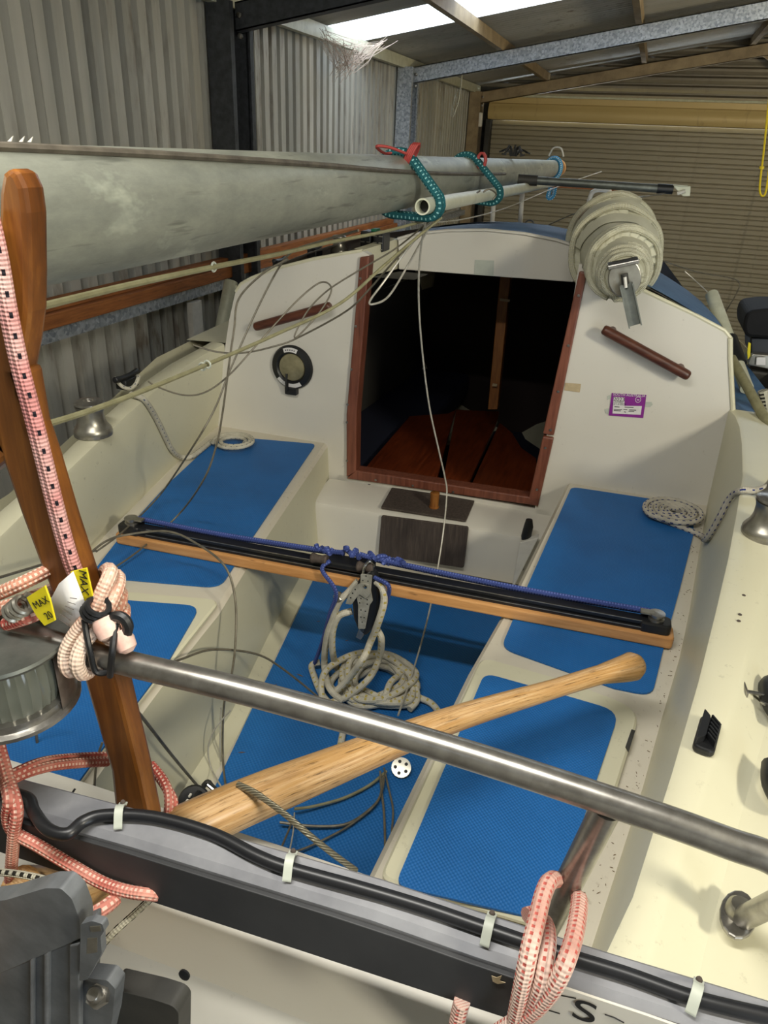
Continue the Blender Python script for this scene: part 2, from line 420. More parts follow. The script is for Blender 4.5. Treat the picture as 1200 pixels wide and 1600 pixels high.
tag(MB().box((-.15, YF, 1.5), (3.8, .05, 3.0)).box((4.0, YF, 1.5), (1.6, .05, 3.0)).box((2.2, YF, 2.8), (4.4, .05, 1.0)).build('wall_front', M['wall']), kind='structure')  # unseen end wall, added with a narrow opening to limit the daylight
wb = empty('wall_back', (0, YB, 0), kind='structure')
MB().box((-1.90, YB, 1.4), (.40, .06, 2.8)).build('end_panel', M['darksteel'], wb)
MB().box((3.9, YB, 1.4), (1.7, .06, 2.8)).build('end_panel', M['gable'], wb)
for k in range(9):                      # gable cladding, horizontal sheets
    z = 2.70 + k * .085
    xl = max(-2.06, (z - 2.83) / .171 - 1.92); xr = 2 * RIDGE - xl
    MB().prism([(xl, YB - .02, z), (xl, YB - .035, z + .028), (xl, YB - .035, z + .05), (xl, YB, z + .07), (xl, YB, z + .085), (xl, YB + .02, z + .085), (xl, YB + .02, z)], (xr - xl, 0, 0)).build('gable_board', M['gable'], wb)

door = empty('door_1', (0, 9.24, 0), kind='structure')
SP = .096; slat0 = None
for k in range(26):
    z = 2.485 - (k + 1) * SP
    if slat0 is None:
        pf = [(0, 0), (-.012, .006), (-.012, .030), (0, .034), (0, .038), (-.014, .046), (-.014, .088), (0, .092), (0, SP), (.012, SP), (.012, 0)]
        slat0 = MB().prism([(-1.80, 9.24 + a, z + b) for a, b in pf], (4.6, 0, 0)).build('slat', M['slat'], door)
    else:
        o = slat0.copy(); COL.objects.link(o); o.location.z = -(k) * SP
drum = MB(); pr = []
for a, b in ((0, 2.70), (-.03, 2.705), (-.03, 2.645), (-.05, 2.635), (-.052, 2.63)): pr.append((a, b))
for k in range(9): pr.append((-.052 - .03 * math.sin(PI * k / 8 * .9 + .05), 2.625 - .14 * k / 8))
pr += [(.0, 2.478)]
drum.prism([(-1.84, 9.2 + a, b) for a, b in pr], (4.7, 0, 0), True).build('drum_cover', M['drum'], door)
MB().tube([(-1.84, 9.16, 2.712), (2.8, 9.16, 2.712)], .012).build('drum_rail', M['polewhite'], door)
MB().box((-1.83, 9.17, 1.24), (.05, .1, 2.48)).build('guide_rail', M['darksteel'], door)

ceil = empty('ceiling', (0, 0, 2.8), kind='structure')
cw = .76; ys = [YF + .02]
def roofsheet(y0, y1, x0, x1, mat, name, parent, amp=.009, sag=0):
    n = max(2, int(round((y1 - y0) / .019))); mb = MB(); rings = []
    for x in ([x0, x1] if not sag else [x0 + (x1 - x0) * k / 8 for k in range(9)]):
        row = []
        for k in range(n + 1):
            yy = y0 + (y1 - y0) * k / n
            row.append((x, yy, roofz(x) + amp * math.sin(2 * PI * yy / .076)))
        rings.append(row)
    mb.loft(rings, False, False); return mb.build(name, mat, parent)
SKY0, SKY1 = 4.87, 5.52
edges = [-1.6, -.84, -.08, .68, 1.44, 2.2, 2.96, 3.6, 4.2, SKY0, SKY1, 6.2, 6.96, 7.72, 8.5, 9.3]
for a, b in zip(edges, edges[1:]):
    if a != SKY0: roofsheet(a, b, XW - .12, RIDGE, M['roof'], 'roof_sheet', ceil)
    roofsheet(a, b, RIDGE, 4.8, M['roof'], 'roof_sheet', ceil)
win = empty('window_1', (-.4, 5.2, 3), kind='structure')
roofsheet(SKY0, SKY1, XW - .12, RIDGE, M['skylight'], 'translucent_sheet', win)
for k, x in enumerate((-2.0, -1.25, -.28, .7, 1.9, 2.9, 4.0)):
    h = .075
    MB().box((x, 3.85, roofz(x) - .012 - h / 2), (.045, 10.9, h)).build('trim_%d' % (k + 1), M['purlin'] if k else M['polewhite'], None)['kind'] = 'structure'
fr = 10
for yb, mat in ((3.62, M['galvshade']), (6.5, M['galv']), (9.12, M['purlin'])):
    fr += 1
    f = empty('trim_%d' % fr, (0, yb, 0), kind='structure')
    def zb(x): return roofz(x) - .087
    c = MB()                               # lipped C column
    pts = [(-2.05, -.11), (-1.93, -.11), (-1.93, -.075), (-1.94, -.075), (-1.94, -.1), (-2.04, -.1), (-2.04, .1), (-1.94, .1), (-1.94, .075), (-1.93, .075), (-1.93, .11), (-2.05, .11)]
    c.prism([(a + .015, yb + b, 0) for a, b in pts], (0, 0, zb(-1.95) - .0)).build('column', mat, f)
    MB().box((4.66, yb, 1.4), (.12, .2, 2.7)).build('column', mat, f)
    for x0, x1 in ((-1.93, RIDGE), (RIDGE, 4.6)):
        A = [(x0, zb(x0) - .112), (x1, zb(x1) - .112), (x1, zb(x1)), (x0, zb(x0))]
        r = MB(); r.prism([(a, yb - .03, z) for a, z in A], (0, .006, 0))
        for dz in (0, -.106):
            r.prism([(x0, yb - .03, zb(x0) + dz), (x1, yb - .03, zb(x1) + dz), (x1, yb - .03, zb(x1) + dz - .006), (x0, yb - .03, zb(x0) + dz - .006)], (0, .06, 0))
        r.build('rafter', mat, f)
    b = MB()
    for z in (2.56, 2.64): b.lathe([(.012, 0), (.012, .014), (.006, .016)], (-1.905, yb - .03, z + .05), (0, -1, 0), 6, False)
    b.build('bolt', M['steel'], f)
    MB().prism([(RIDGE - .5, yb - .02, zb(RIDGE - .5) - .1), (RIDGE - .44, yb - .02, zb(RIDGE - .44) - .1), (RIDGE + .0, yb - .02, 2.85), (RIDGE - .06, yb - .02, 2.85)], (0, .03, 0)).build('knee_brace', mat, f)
gt = empty('trim_20', (XW, 0, 1.5), kind='structure')
MB().box((XW + .035, 3.8, 1.52), (.07, 10.8, .05)).build('girt', M['galv'], gt)

def plank(x0, x1, y0, y1, z0, z1, label):
    o = MB().box(((x0 + x1) / 2, (y0 + y1) / 2, (z0 + z1) / 2), (x1 - x0, y1 - y0, z1 - z0)).build('timber_plank', M['plank'], None, .004)
    return tag(o, label, 'plank', 'planks on the wall rail')
plank(-2.03, -1.965, .9, 6.35, 1.546, 1.600, 'lower rough orange timber plank lying along the left wall rail')
plank(-2.035, -1.985, 1.2, 6.3, 1.601, 1.640, 'upper rough timber plank stacked on the lower one along left wall')
o = MB().tube([P(340, 545, x=-1.82) + (P(340, 545, x=-1.82) - P(361, 440, x=-1.82)) * 4.46, P(361, 440, x=-1.82)], .032, 16).build('plastic_pipe', M['polewhite'])
tag(o, 'short grey pipe standing upright by the dark column', 'pipe')
o = MB().box((-1.99, 3.17, .8), (.03, .09, 1.36)).build('pale_strip', M['white'], None, .003); tag(o, 'pale upright strip against the left wall below the planks', 'batten')  # pale upright strip set against the wall sheeting
o = MB().box(P(750, 187, y=9.05), (.05, .05, .14)).build('wall_switch', M['white'], None, .012); tag(o, 'small white box fixed beside the roller door', 'switch')
o = MB().box(P(748, 156, y=9.05), (.035, .04, .11)).build('orange_handle', M['orange'], None, .01); tag(o, 'small orange fitting above the white box by the door', 'fitting')
pts = [P(u, v, y=6.5) for u, v in ((723, 108), (718, 150), (712, 172), (707, 183), (708, 165), (716, 140))]
tag(MB().tube(smoothpath(pts), .006, 6).build('pull_string', M['whitecord']), 'loop of pale cord hanging from the far roof beam', 'cord')
# yellow cord at the right edge
pts = [P(u, v, y=3.0) for u, v in ((1203, 140), (1199, 180), (1193, 240), (1187, 297), (1196, 302), (1203, 250))]
yc = empty('yellow_cord', pts[0], 'yellow cord hanging in a long loop at the far right', 'cord')
MB().tube(smoothpath(pts, 5), .0035, 6).build('yellow_loop', M['yellowrope'], yc)
MB().lathe([(.0, -.006), (.008, -.004), (.008, .004), (.0, .006)], P(1190, 262, y=3.0), (0, 0, 1), 8).build('knot', M['yellowrope'], yc)
# cobwebs at the skylight corner
web = MB(); c0 = P(545, 72, y=4.9)
anch = [P(u, v, y=yy) for u, v, yy in ((505, 52, 4.7), (520, 64, 4.8), (535, 75, 4.85), (560, 76, 4.95), (575, 72, 5.2), (600, 66, 5.4))]
low = [P(u, v, y=4.85) for u, v in ((527, 108), (535, 112), (542, 100), (553, 90), (548, 106))]
for k in range(110):
    a = random.choice(anch) + Vector((random.gauss(0, .03), random.gauss(0, .05), random.gauss(0, .012)))
    b = (random.choice(low) if random.random() < .8 else random.choice(anch)) + Vector((random.gauss(0, .03), random.gauss(0, .04), random.gauss(0, .03)))
    m = a.lerp(b, .5) + Vector((0, 0, -random.random() * .04))
    web.tube([a, m, b], .0008 + .0012 * random.random(), 3, False, False)
tag(web.build('cobweb', M['web']), 'dusty cobwebs hanging at the lower corner of the skylight', 'cobweb', kind='stuff')

# ------------------------------------------------------------------ the boat
SEAT, SOLE, YBULK = 1.25, .93, 2.243
def cz(y):                                   # height of the coaming top along the boat
    return 1.475 + (.025 * (y - .5) / .8 if y < 1.3 else .025 + .058 * (y - 1.3) / .94)
boat = empty('sailboat', (-.5, 2.4, 0), 'cream fibreglass sailing boat with blue cockpit mats and open cabin, on its keel in shed', 'boat')
T = lambda L, **k: [P(u, v, **k) for u, v in L]
YS = [.40, .6, .8, 1.0, 1.2, 1.4, 1.6, 1.8, 2.0, 2.12, 2.20, YBULK]
R_in = T([(1136, 635), (1150, 650), (1158, 675), (1160, 740), (1142, 850), (1127, 912), (1105, 1007), (1072, 1130), (1032, 1257), (1019, 1302), (992, 1387), (950, 1475)], zf=cz)
R_out = T([(1200, 906), (1180, 1002), (1160, 1082), (1122, 1190), (1092, 1277), (1062, 1362), (1033, 1467)], zf=cz)
R_bot = T([(1106, 783), (1083, 917), (1070, 1000), (1040, 1100), (1000, 1245), (950, 1400)], z=SEAT)
L_in = T([(350, 537), (304, 560), (213, 633), (113, 727), (0, 837)], zf=cz)
L_out = T([(357, 517), (300, 548), (240, 580), (103, 700), (23, 780), (0, 797)], zf=cz)
L_bot = T([(340, 666), (280, 719), (240, 760), (163, 837), (90, 925)], z=SEAT)
L_edge = T([(508, 692), (375, 885), (347, 938), (217, 1097), (127, 1227)], z=SEAT)
R_edge = T([(890, 757), (805, 935), (780, 968), (735, 1060), (585, 1370)], z=SEAT)
def at(tab, y, z=None):
    p = resample(tab, y).copy(); p.y = y
    if z is not None: p.z = z
    return p
deckR = lambda y: Vector((.47 - .13 * ((2.1 - y) / 2.1) ** 2 if y < 2.1 else .47 - .02 * (y - 2.1), y, 1.46 + .03 * max(0, (y - .4) / 2)))
gel_ = M['gel']
# port coaming: inner face, rounded top, outer fall
def coaming(inn, out, bot, mat, extra):
    rings = []
    for y in YS:
        a, b, c = at(inn, y), at(out, y), at(bot, y, SEAT - .002)
        a.z = b.z = cz(y)
        n = (b - a); n.z = 0; n.normalize()
        rings.append([c, c.lerp(a, .5), a - Vector((0, 0, .012)), a - Vector((0, 0, .004)) + n * .002, a + n * .012, b - n * .01, b + n * .0 - Vector((0, 0, .006))] + extra(y, b, n))
    mb = MB(); mb.loft(rings, False, False); return mb.build('side_coaming', mat, boat)
coaming(L_in, L_out, L_bot, gel_, lambda y, b, n: [b + n * .012 - Vector((0, 0, .05)), b + n * .03 - Vector((0, 0, .3))])
coaming(R_in, R_out, R_bot, gel_, lambda y, b, n: ([b + n * .034 - Vector((0, 0, .040)), b + n * .046 - Vector((0, 0, .044))] if y < 1.25 else [b + n * (.034) - Vector((0, 0, .04 * max(0, 1 - (y - 1.25) / .5))), b + n * .046 - Vector((0, 0, .044 * max(0, 1 - (y - 1.25) / .5)))]))
# starboard side deck
dk = MB(); A = []; B = []
for y in YS + [2.5, 3.0, 3.5]:
    yy = min(y, YBULK); b = at(R_out, min(yy, 2.3)); n = Vector((1, 0, 0)); k = 1 if yy < 1.25 else max(0, 1 - (yy - 1.25) / .5)
    A.append(Vector((b.x + .04 - max(0, y - YBULK) * .12, y, cz(yy) - .043 * k - .001))); 
    B.append(Vector((max(A[-1].x + .02, .62 - .1 * (2.0 - y) ** 2 / 3.0) if y < 1.3 else max(A[-1].x + .01, .56 - (y - 1.3) * .10), y, A[-1].z - .006)))
dk.strip(A, B); C2 = [p + Vector((.012, 0, -.02)) for p in B]; dk.strip(B, C2); C3 = [p + Vector((0, 0, -.9)) for p in C2]; dk.strip(C2, C3)
dk.build('side_deck', gel_, boat)
# hull forward of the cockpit and under it
hull = MB(); rings = []
for y, bl, br, zt in ((.42, .72, .86, 1.42), (1.2, .78, 1.02, 1.44), (2.1, .98, 1.00, 1.52), (2.9, .98, .92, 1.56), (3.8, .80, .74, 1.58), (4.6, .48, .46, 1.62), (5.15, .18, .18, 1.66), (5.4, .02, .02, 1.68)):
    cx = -.50; zb = .45 + max(0, y - 3.2) * .28
    rings.append([Vector((cx - bl, y, zt)), Vector((cx - bl * .97, y, zt - .3)), Vector((cx - bl * .75, y, zb + .28)), Vector((cx, y, zb)), Vector((cx + br * .75, y, zb + .28)), Vector((cx + br * .97, y, zt - .3)), Vector((cx + br, y, zt))])
hull.loft(rings, False, False); hull.build('hull', gel_, boat)
MB().prism([(-.55, 1.4, .6), (-.55, 3.4, .75), (-.55, 3.1, .0), (-.55, 1.7, .0)], (.1, 0, 0)).build('keel', gel_, boat)
fd = MB()
dl = [(2.9, .98, .92, 1.56), (3.8, .80, .74, 1.58), (4.6, .48, .46, 1.62), (5.15, .18, .18, 1.66), (5.4, .02, .02, 1.68)]
dl = [(4.3, .60, .56, 1.60)] + dl[2:]
fd.loft([[Vector((-.5 - l, y, z)), Vector((-.5, y, z + .05)), Vector((-.5 + r, y, z))] for y, l, r, z in dl], False, False)
fd.build('fore_deck', M['roofblue'], boat)
sdk = MB()
for sg in (-1, 1):
    A = []; B = []
    for y, l, r, z in ((YBULK + .03, .97, .99, 1.545), (2.9, .98, .92, 1.56), (3.8, .80, .74, 1.58), (4.3, .60, .56, 1.60)):
        k = (y - YBULK) / 2.2; hw = (.76 - .22 * k * k - .08 * k) - .02
        A.append(Vector((-.49 + sg * hw, y, z + .01))); B.append(Vector((-.5 + sg * (l if sg < 0 else r), y, z)))
    sdk = MB(); sdk.strip(A, B); sdk.build('side_walkway', M['gel'] if sg < 0 else M['roofblue'], boat)

# seats
def seat(edge, bot, name='cockpit_seat', side=1):
    ys = [.58, .8, 1.0, 1.2, 1.5, 1.8, 2.1, YBULK]
    E = [at(edge, y, SEAT) for y in ys]; O = [at(bot, y, SEAT) + Vector((.012 * side, 0, 0)) for y in ys]
    mb = MB(); mb.strip(E, O)
    e2 = [p + Vector((-side * .010, 0, -.012)) for p in E]; mb.strip(E, e2, True)
    top_o = mb.build(name, M['geldirty'], boat); mb = MB()
    F_ = [Vector((p.x + side * (.004), p.y, SOLE + .03)) + Vector((-side * .03, 0, 0)) for p in E]; mb.strip(e2, F_)
    G = [p + Vector((-side * .035, 0, -.032)) for p in F_]; mb.strip(F_, G, True)
    a = E[0]; b = O[0]; mb.strip([a, b], [a - Vector((0, 0, .35)), b - Vector((0, 0, .35))])
    mb.build('seat_front', M['gel'], boat); return top_o
seat(L_edge, L_bot, side=-1); seat(R_edge, R_bot, side=1)
def slab(pts, z, h, name, mat, r=.02, parent=boat, bevel=.0015):
    ps = [Vector((p.x, p.y, z)) for p in pts]
    return MB().prism(roundpoly(ps, r), (0, 0, h)).build(name, mat, parent, bevel, 1)
# locker lids (aft half of each seat), a dark seam round them
zl = SEAT + .004
def lid(px, rr):
    pts = T(px, z=SEAT + .012); c = sum(pts, Vector()) / len(pts)
    big = [p + (p - c).normalized() * .006 for p in pts]
    l = slab(pts, SEAT + .001, .013, 'locker_lid', M['gel'], rr, bevel=.004)
    return l
lidR = lid([(752, 1026), (880, 1062), (1002, 1108), (958, 1250), (872, 1455), (592, 1372)], [.03, 0, .05, 0, .02, .02])
lidL = lid([(120, 918), (345, 937), (219, 1095), (118, 1232), (-20, 1190), (10, 1080)], [.02, .03, 0, .02, .02, .02])
h = MB().prism([p for p in T([(992, 1144), (986, 1142), (977, 1168), (982, 1176)], z=SEAT + .014)], (0, 0, .004)).build('lid_hinge', M['darksteel'], lidR)
# blue mats
matz = SEAT + .0012
def mat(px, z, rr, name='seat_mat', m='nonskid'): return slab(T(px, z=z + .003), z, .004, name, M[m], rr, bevel=0)
mat([(893, 761), (1085, 790), (1083, 837), (1063, 917), (1040, 1000), (1019, 1087), (960, 1075), (783, 1012), (820, 925)], SEAT + .0012, [.025, .02, 0, 0, 0, .03, 0, .03, 0])
mat([(344, 681), (493, 694), (392, 843), (344, 918), (160, 902), (150, 888), (195, 830), (262, 757)], SEAT + .0012, [.02, .02, 0, .04, .02, 0, 0, 0])
mat([(757, 1052), (900, 1092), (968, 1112), (930, 1225), (858, 1440), (617, 1384)], SEAT + .0145, [.025, 0, .04, 0, .02, .02])
mat([(130, 933), (313, 947), (265, 1030), (160, 1170), (95, 1260), (-40, 1190), (5, 1118)], SEAT + .0145, [.02, .035, 0, 0, .02, .02, .02])
# cockpit sole
S0 = MB().box((-.5, 1.32, SOLE - .02), (.95, 1.55, .04)).build('cockpit_sole', M['geldirty'], boat)
solemat = [P(490, 905, z=SOLE + .004), P(350, 1200, z=SOLE + .004)]
d = (solemat[1] - solemat[0]).normalized(); q = solemat[1] + d * .42; q0 = solemat[0] - d * .14
slab([q0, solemat[0], solemat[1], q, Vector((-.27, q.y, 0)), Vector((-.17, q0.y, 0))], SOLE + .0008, .004, 'sole_mat', M['sole'], .01, bevel=0)
# bridge step in front of the companionway
step = empty('bridge_step', (0, 0, 0)); step.parent = boat; step.location = -boat.location
mb = MB(); prof_ = [(2.085, SOLE), (2.066, SOLE + .012), (2.060, 1.095), (2.066, 1.112), (2.082, 1.119), (YBULK, 1.124)]
rings = [[Vector((x, y + (x + .5) * .03, z)) for y, z in prof_] for x in (-.90, -.80, -.4, -.13, -.05)]
mb.loft(rings, False, False); mb.build('step_moulding', M['gelw'], step)
f = MB().prism(roundpoly(T([(597, 804), (733, 822), (725, 886), (592, 866)], y=2.052), .008), (0, -.008, 0)).build('front_pad', M['weathered'], step, .002)
f = MB().prism(roundpoly(T([(612, 764), (742, 783), (728, 816), (595, 795)], z=1.124), .006), (0, 0, .007)).build('top_pad', M['weathered'], step, .002)
MB().lathe([(.0165, 0), (.0165, .005), (.0145, .006), (.0145, .045), (.0155, .046), (.0155, .054), (.012, .056)], P(678, 793, z=1.13), n=20).build('step_pin', M['cabinpost'], step)
sc = MB()
for u, v in ((577, 757), (797, 795)): sc.lathe([(.005, 0), (.004, .002)], P(u, v, z=1.122), n=8)
sc.build('screw', M['black'], step)
# winch-handle pocket beside the step
pk = MB().prism(T([(812, 848), (842, 840), (803, 918), (800, 915)], y=2.02), (0, .03, 0)).build('handle_pocket', M['white'], boat, .003)
wh = empty('winch_handle', P(823, 845, y=2.045), 'black grip of a winch handle standing in the white pocket by step', 'handle')
MB().tube([P(820, 852, y=2.045), P(822, 838, y=2.045), P(826, 822, y=2.045), P(827, 812, y=2.045)], lambda t: .010 + .006 * math.sin(PI * min(1, t * 1.1)), 12).build('grip', M['black'], wh)
MB().tube([P(820, 852, y=2.045), P(816, 890, y=2.045)], .006, 8).build('shaft', M['steel'], wh)

# bulkhead with the companionway cut out
def pb(u, v): return P(u, v, y=YBULK)
outL = [pb(*q) for q in ((335, 668), (347, 575), (358, 500), (368, 456), (376, 444), (392, 435), (430, 420), (490, 405), (540, 396), (566, 392))]
outL[0].z = 1.2
inL = [pb(*q) for q in ((577, 398), (572, 440), (556, 600), (548, 690), (543, 748))]; 
inL.append(Vector((inL[-1].x, YBULK, 1.115)))
bl = MB().prism(outL + inL + [Vector((-.80, YBULK, 1.1)), Vector((outL[0].x, YBULK, 1.1))], (0, .03, 0)).build('cabin_bulkhead', M['gelw'], boat)
outR = [pb(*q) for q in ((1104, 786), (1122, 705), (1136, 640), (1141, 560), (1141, 528), (1132, 517), (1085, 492), (1040, 471), (1000, 452), (960, 432), (934, 419))]
outR[0].z = 1.2
for k_ in (0, 1, 2): outR[k_].x += .016
inR = [pb(*q) for q in ((905, 412), (895, 470), (870, 600), (852, 690), (836, 792))]
br = MB().prism(outR + inR + [Vector((-.16, YBULK, 1.1)), Vector((outR[0].x, YBULK, 1.1))], (0, .03, 0)).build('cabin_bulkhead', M['gelw'], boat)
MB().box((-.5, YBULK + .015, 1.11), (.75, .03, .06)).build('sill_moulding', M['gelw'], boat)
for e, flip in ((outL[3:], 0), (outR[3:], 1)):      # rolled cream rim along the cabin edge
    MB().tube([p + Vector((0, .004, 0)) for p in e], .006, 8).build('cabin_rim', gel_, boat)
MB().tube([outR[2], outR[3], outR[4]], .007, 8).build('cabin_rim', gel_, boat)
# teak frame round the companionway
fr_ = empty('companionway_frame', (0, 0, 0)); fr_.parent = boat; fr_.location = -boat.location
def fp(u, v): return P(u, v, y=YBULK - .012)
def frame(px, nm='frame_board'): return MB().prism(T(px, y=YBULK - .014), (0, .05, 0)).build(nm, M['teak'], fr_, .004)
frame([(541, 648), (562, 402), (577, 400), (557, 648)])
frame([(541, 746), (541, 645), (557, 645), (556, 737)])
frame([(541, 748), (556, 735), (829, 777), (840, 791)])
frame([(905, 424), (917, 426), (865, 681), (848, 678)])
frame([(848, 682), (865, 685), (840, 793), (826, 778)])
sc = MB()
for u, v in ((563, 435), (556, 510), (549, 577), (543, 632), (542, 660), (542, 720), (587, 750), (645, 759), (708, 769), (839, 765), (852, 700), (860, 672), (872, 612), (888, 540), (904, 462)):
    sc.lathe([(.0045, 0), (.004, .0015), (.001, .002)], P(u, v, y=YBULK - .015), (0, -1, 0), 8)
sc.build('screw', M['steel'], fr_)
# tape on the bulkhead, sticker
MB().prism(T([(883, 598), (908, 600), (906, 613), (882, 610)], y=YBULK - .001), (0, -.0008, 0)).build('tape_strip', M['tape'], boat)
st = MB().prism(T([(956, 614), (1010, 617), (1005, 653), (951, 649)], y=YBULK - .0015), (0, -.0012, 0)).build('registration_sticker', M['purple'], boat)
tag(st, 'purple and white 2023 registration sticker')
MB().prism(T([(959, 620), (976, 621), (975.5, 634), (1003, 634.5), (1001, 648), (957, 646)], y=YBULK - .0028), (0, -.0004, 0)).build('white_panel', M['paper'], st)
yy = YBULK - .0034; X1 = P(1003, 630, y=yy) - P(959, 627.5, y=yy)
def stick(sx, s, u, v, m, bold=1): text(s, sx, P(u, v, y=yy), X1, (0, 0, 1), m, st, ext=.0001)
stick(.0105, 'SOUTH AUSTRALIA', 983, 617.6, M['paper']); stick(.0165, '2023', 967.5, 624.2, M['ink'])
stick(.007, 'EXPIRES', 967, 628.4, M['ink']); stick(.009, '12/12/2023', 967, 631.5, M['ink'])
for k, (a, b, v) in enumerate(((960, 968, 635), (976, 990, 635.5), (959, 972, 639), (974, 980, 639), (983, 994, 640), (959, 970, 641), (982, 991, 642), (975, 978, 643))):
    MB().prism(T([(a, v), (b, v + .5), (b, v + 1.6), (a, v + 1.1)], y=yy), (0, -.0002, 0)).build('print_line', M['ink'], st)
MB().tube(smoothpath([P(997, 624.5, y=yy) + Vector((math.cos(a) * .0075, 0, math.sin(a) * .0085)) for a in [k * PI / 6 for k in range(12)]], 2, True), .0008, 4, True).build('round_emblem', M['paper'], st)
MB().prism(T([(995, 624), (999, 624.3), (999, 625.6), (995, 625.3)], y=yy), (0, -.0002, 0)).build('round_emblem', M['paper'], st)
for px in ([(949, 619), (953, 617), (954, 623), (949, 625)], [(945, 639), (951, 638), (950, 647), (946, 645)], [(1009, 628), (1018, 628), (1020, 632), (1016, 636), (1008, 636)]):
    MB().prism(T(px, y=YBULK - .001), (0, -.0006, 0)).build('tape_strip', M['clip'], boat)
# handrails on the bulkhead
def handrail(a, b):
    A, B = P(*a, y=YBULK - .045), P(*b, y=YBULK - .045); d = (B - A).normalized(); L = (B - A).length
    path = [A, A + d * .02, A.lerp(B, .2), A.lerp(B, .5), A.lerp(B, .8), B - d * .02, B]
    mb = MB(); mb.tube(smoothpath(path, 4), lambda t: .0155 * (1 - .35 * (2 * abs(t - .5)) ** 14), 14, flat=.95)
    h = mb.build('bulkhead_handrail', M['teakx'], boat)
    f = MB()
    for t in (.10, .90):
        q = A.lerp(B, t); f.tube([q, q + Vector((0, .046, 0))], .012, 10)
    f.build('rail_foot', M['teakx'], h)
handrail((398, 511), (517, 478)); handrail((942, 514), (1077, 588))
# black round ventilator with amber lens
vc = P(458, 573, y=YBULK); sx = .105 / 2
vent = MB().lathe([(a_ * 1.22, b_) for a_, b_ in [(.060, 0), (.062, .006), (.058, .014), (.044, .018), (.040, .014), (.038, .010), (.001, .010)]], vc, (0, -1, 0), 40).build('ventilator', M['black'], boat)
tag(vent, 'round black ventilator with cloudy lens')
MB().lathe([(a_ * 1.22, b_) for a_, b_ in [(.039, .009), (.036, .015), (.025, .018), (.001, .020)]], vc, (0, -1, 0), 32).build('lens', M['ventlens'], vent)
def ringlabel(a0, a1, r0=.0545, r1=.0685):
    mb = MB(); n = 8; A = []; B = []
    for k in range(n + 1):
        a = a0 + (a1 - a0) * k / n
        A.append(vc + Vector((r0 * math.cos(a), -.0195, r0 * math.sin(a)))); B.append(vc + Vector((r1 * math.cos(a), -.0168, r1 * math.sin(a))))
    mb.strip(A, B); return mb.build('ring_label', M['paper'], vent)
ringlabel(PI * .38, PI * .64); ringlabel(PI * 1.22, PI * 1.40); ringlabel(PI * 1.45, PI * 1.69)
for k in range(5):
    a = PI * (.43 + .04 * k); MB().box(vc + Vector((.061 * math.cos(a), -.0195, .061 * math.sin(a))), (.003, .001, .004)).build('print_mark', M['ink'], vent)
MB().box(vc + Vector((-.001, -.012, -.080)), (.044, .022, .026)).build('hinge_block', M['black'], vent, .003)
MB().tube([vc + Vector((-.012, -.026, -.078)), vc + Vector((-.012, -.032, -.05)), vc + Vector((-.013, -.024, -.020))], .0042, 8).build('lever', M['black'], vent)

# cabin top: three strips, hatch slot in the middle
def roofpt(t, y):
    """t -1..1 across the cabin"""
    k = (y - YBULK) / 2.2; hl, hr = .755 - .22 * k * k - .08 * k, .775 - .22 * k * k - .10 * k
    x = -.49 + (t * hr if t > 0 else t * hl)
    return Vector((x, y, (1.757 - .12 * k * k) + .225 * (1 - abs(t) ** 1.9) * (1 - .25 * k)))
ys = [YBULK, 2.5, 2.8, 3.1, 3.5, 3.9, 4.3]
def roofpatch(t0, t1, nm, mat, ys=ys, dz=0):
    mb = MB(); rings = [[roofpt(t0 + (t1 - t0) * k / 8, y) + Vector((0, 0, dz)) for k in range(9)] for y in ys]; mb.loft(rings, False, False); return mb.build(nm, mat, boat)
roofpatch(-1, -.42, 'cabin_top', M['gelw'], dz=.0); roofpatch(.46, 1, 'cabin_top', gel_, dz=-.002)
roofpatch(.49, .985, 'roof_paint', M['roofblue'], dz=.003); roofpatch(-.42, .46, 'cabin_top', M['roofblue'], [2.9, 3.1, 3.5, 3.9, 4.3], 0)
sd = MB()
for t in (-1, 1):
    A = [roofpt(t, y) for y in ys]; B = [Vector((p.x + .02 * t, p.y, 1.5)) for p in A]; sd.strip(A, B)
A = [roofpt(-1 + k / 6, 4.3) for k in range(13)]; sd.strip(A, [Vector((p.x, 4.5, 1.55)) for p in A])
sd.build('cabin_side', gel_, boat)
# sliding hatch pushed forward and its runners
YH = 2.52
def ph(u, v): return P(u, v, y=YH)
top = [ph(*q) for q in ((622, 374), (650, 366), (700, 361), (760, 360), (820, 366), (870, 376), (921, 392))]
bot = [ph(*q) for q in ((896, 441), (760, 431), (623, 421))]
MB().prism(top + bot, (0, .03, 0)).build('hatch_front', M['gelw'], boat, .003)
rings = [[p + Vector((0, dy, dz)) for p in top] for dy, dz in ((-.004, .004), (.2, .004), (.62, -.02))]
mb = MB(); mb.loft(rings, False, False); mb.build('sliding_hatch', M['roofblue'], boat)
MB().tube([p + Vector((0, -.004, .002)) for p in top], .005, 6).build('hatch_rim', M['gelw'], boat)
MB().prism(T([(742, 406), (772, 407), (771, 431), (741, 429)], y=YH - .001), (0, -.0006, 0)).build('tape_strip', M['clip'], boat)
xl = pb(577, 398).x
A = [pb(567, 391), Vector((ph(622, 374).x - .005, YH + .02, ph(622, 374).z))]; B = [pb(577, 432), Vector((ph(622, 421).x - .005, YH + .02, ph(622, 421).z))]
mb = MB(); mb.strip(A, B); mb.strip([a + Vector((-.03, 0, .002)) for a in A], A); mb.build('hatch_runner', gel_, boat)
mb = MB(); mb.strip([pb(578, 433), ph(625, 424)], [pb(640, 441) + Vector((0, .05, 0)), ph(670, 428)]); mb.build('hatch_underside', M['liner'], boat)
MB().box(P(922, 410, y=YBULK + .05), (.035, .12, .02)).build('hatch_track', M['steel'], boat, .003)
MB().box(P(929, 412, y=YBULK + .05), (.006, .12, .03)).build('hatch_track', M['black'], boat, .002)

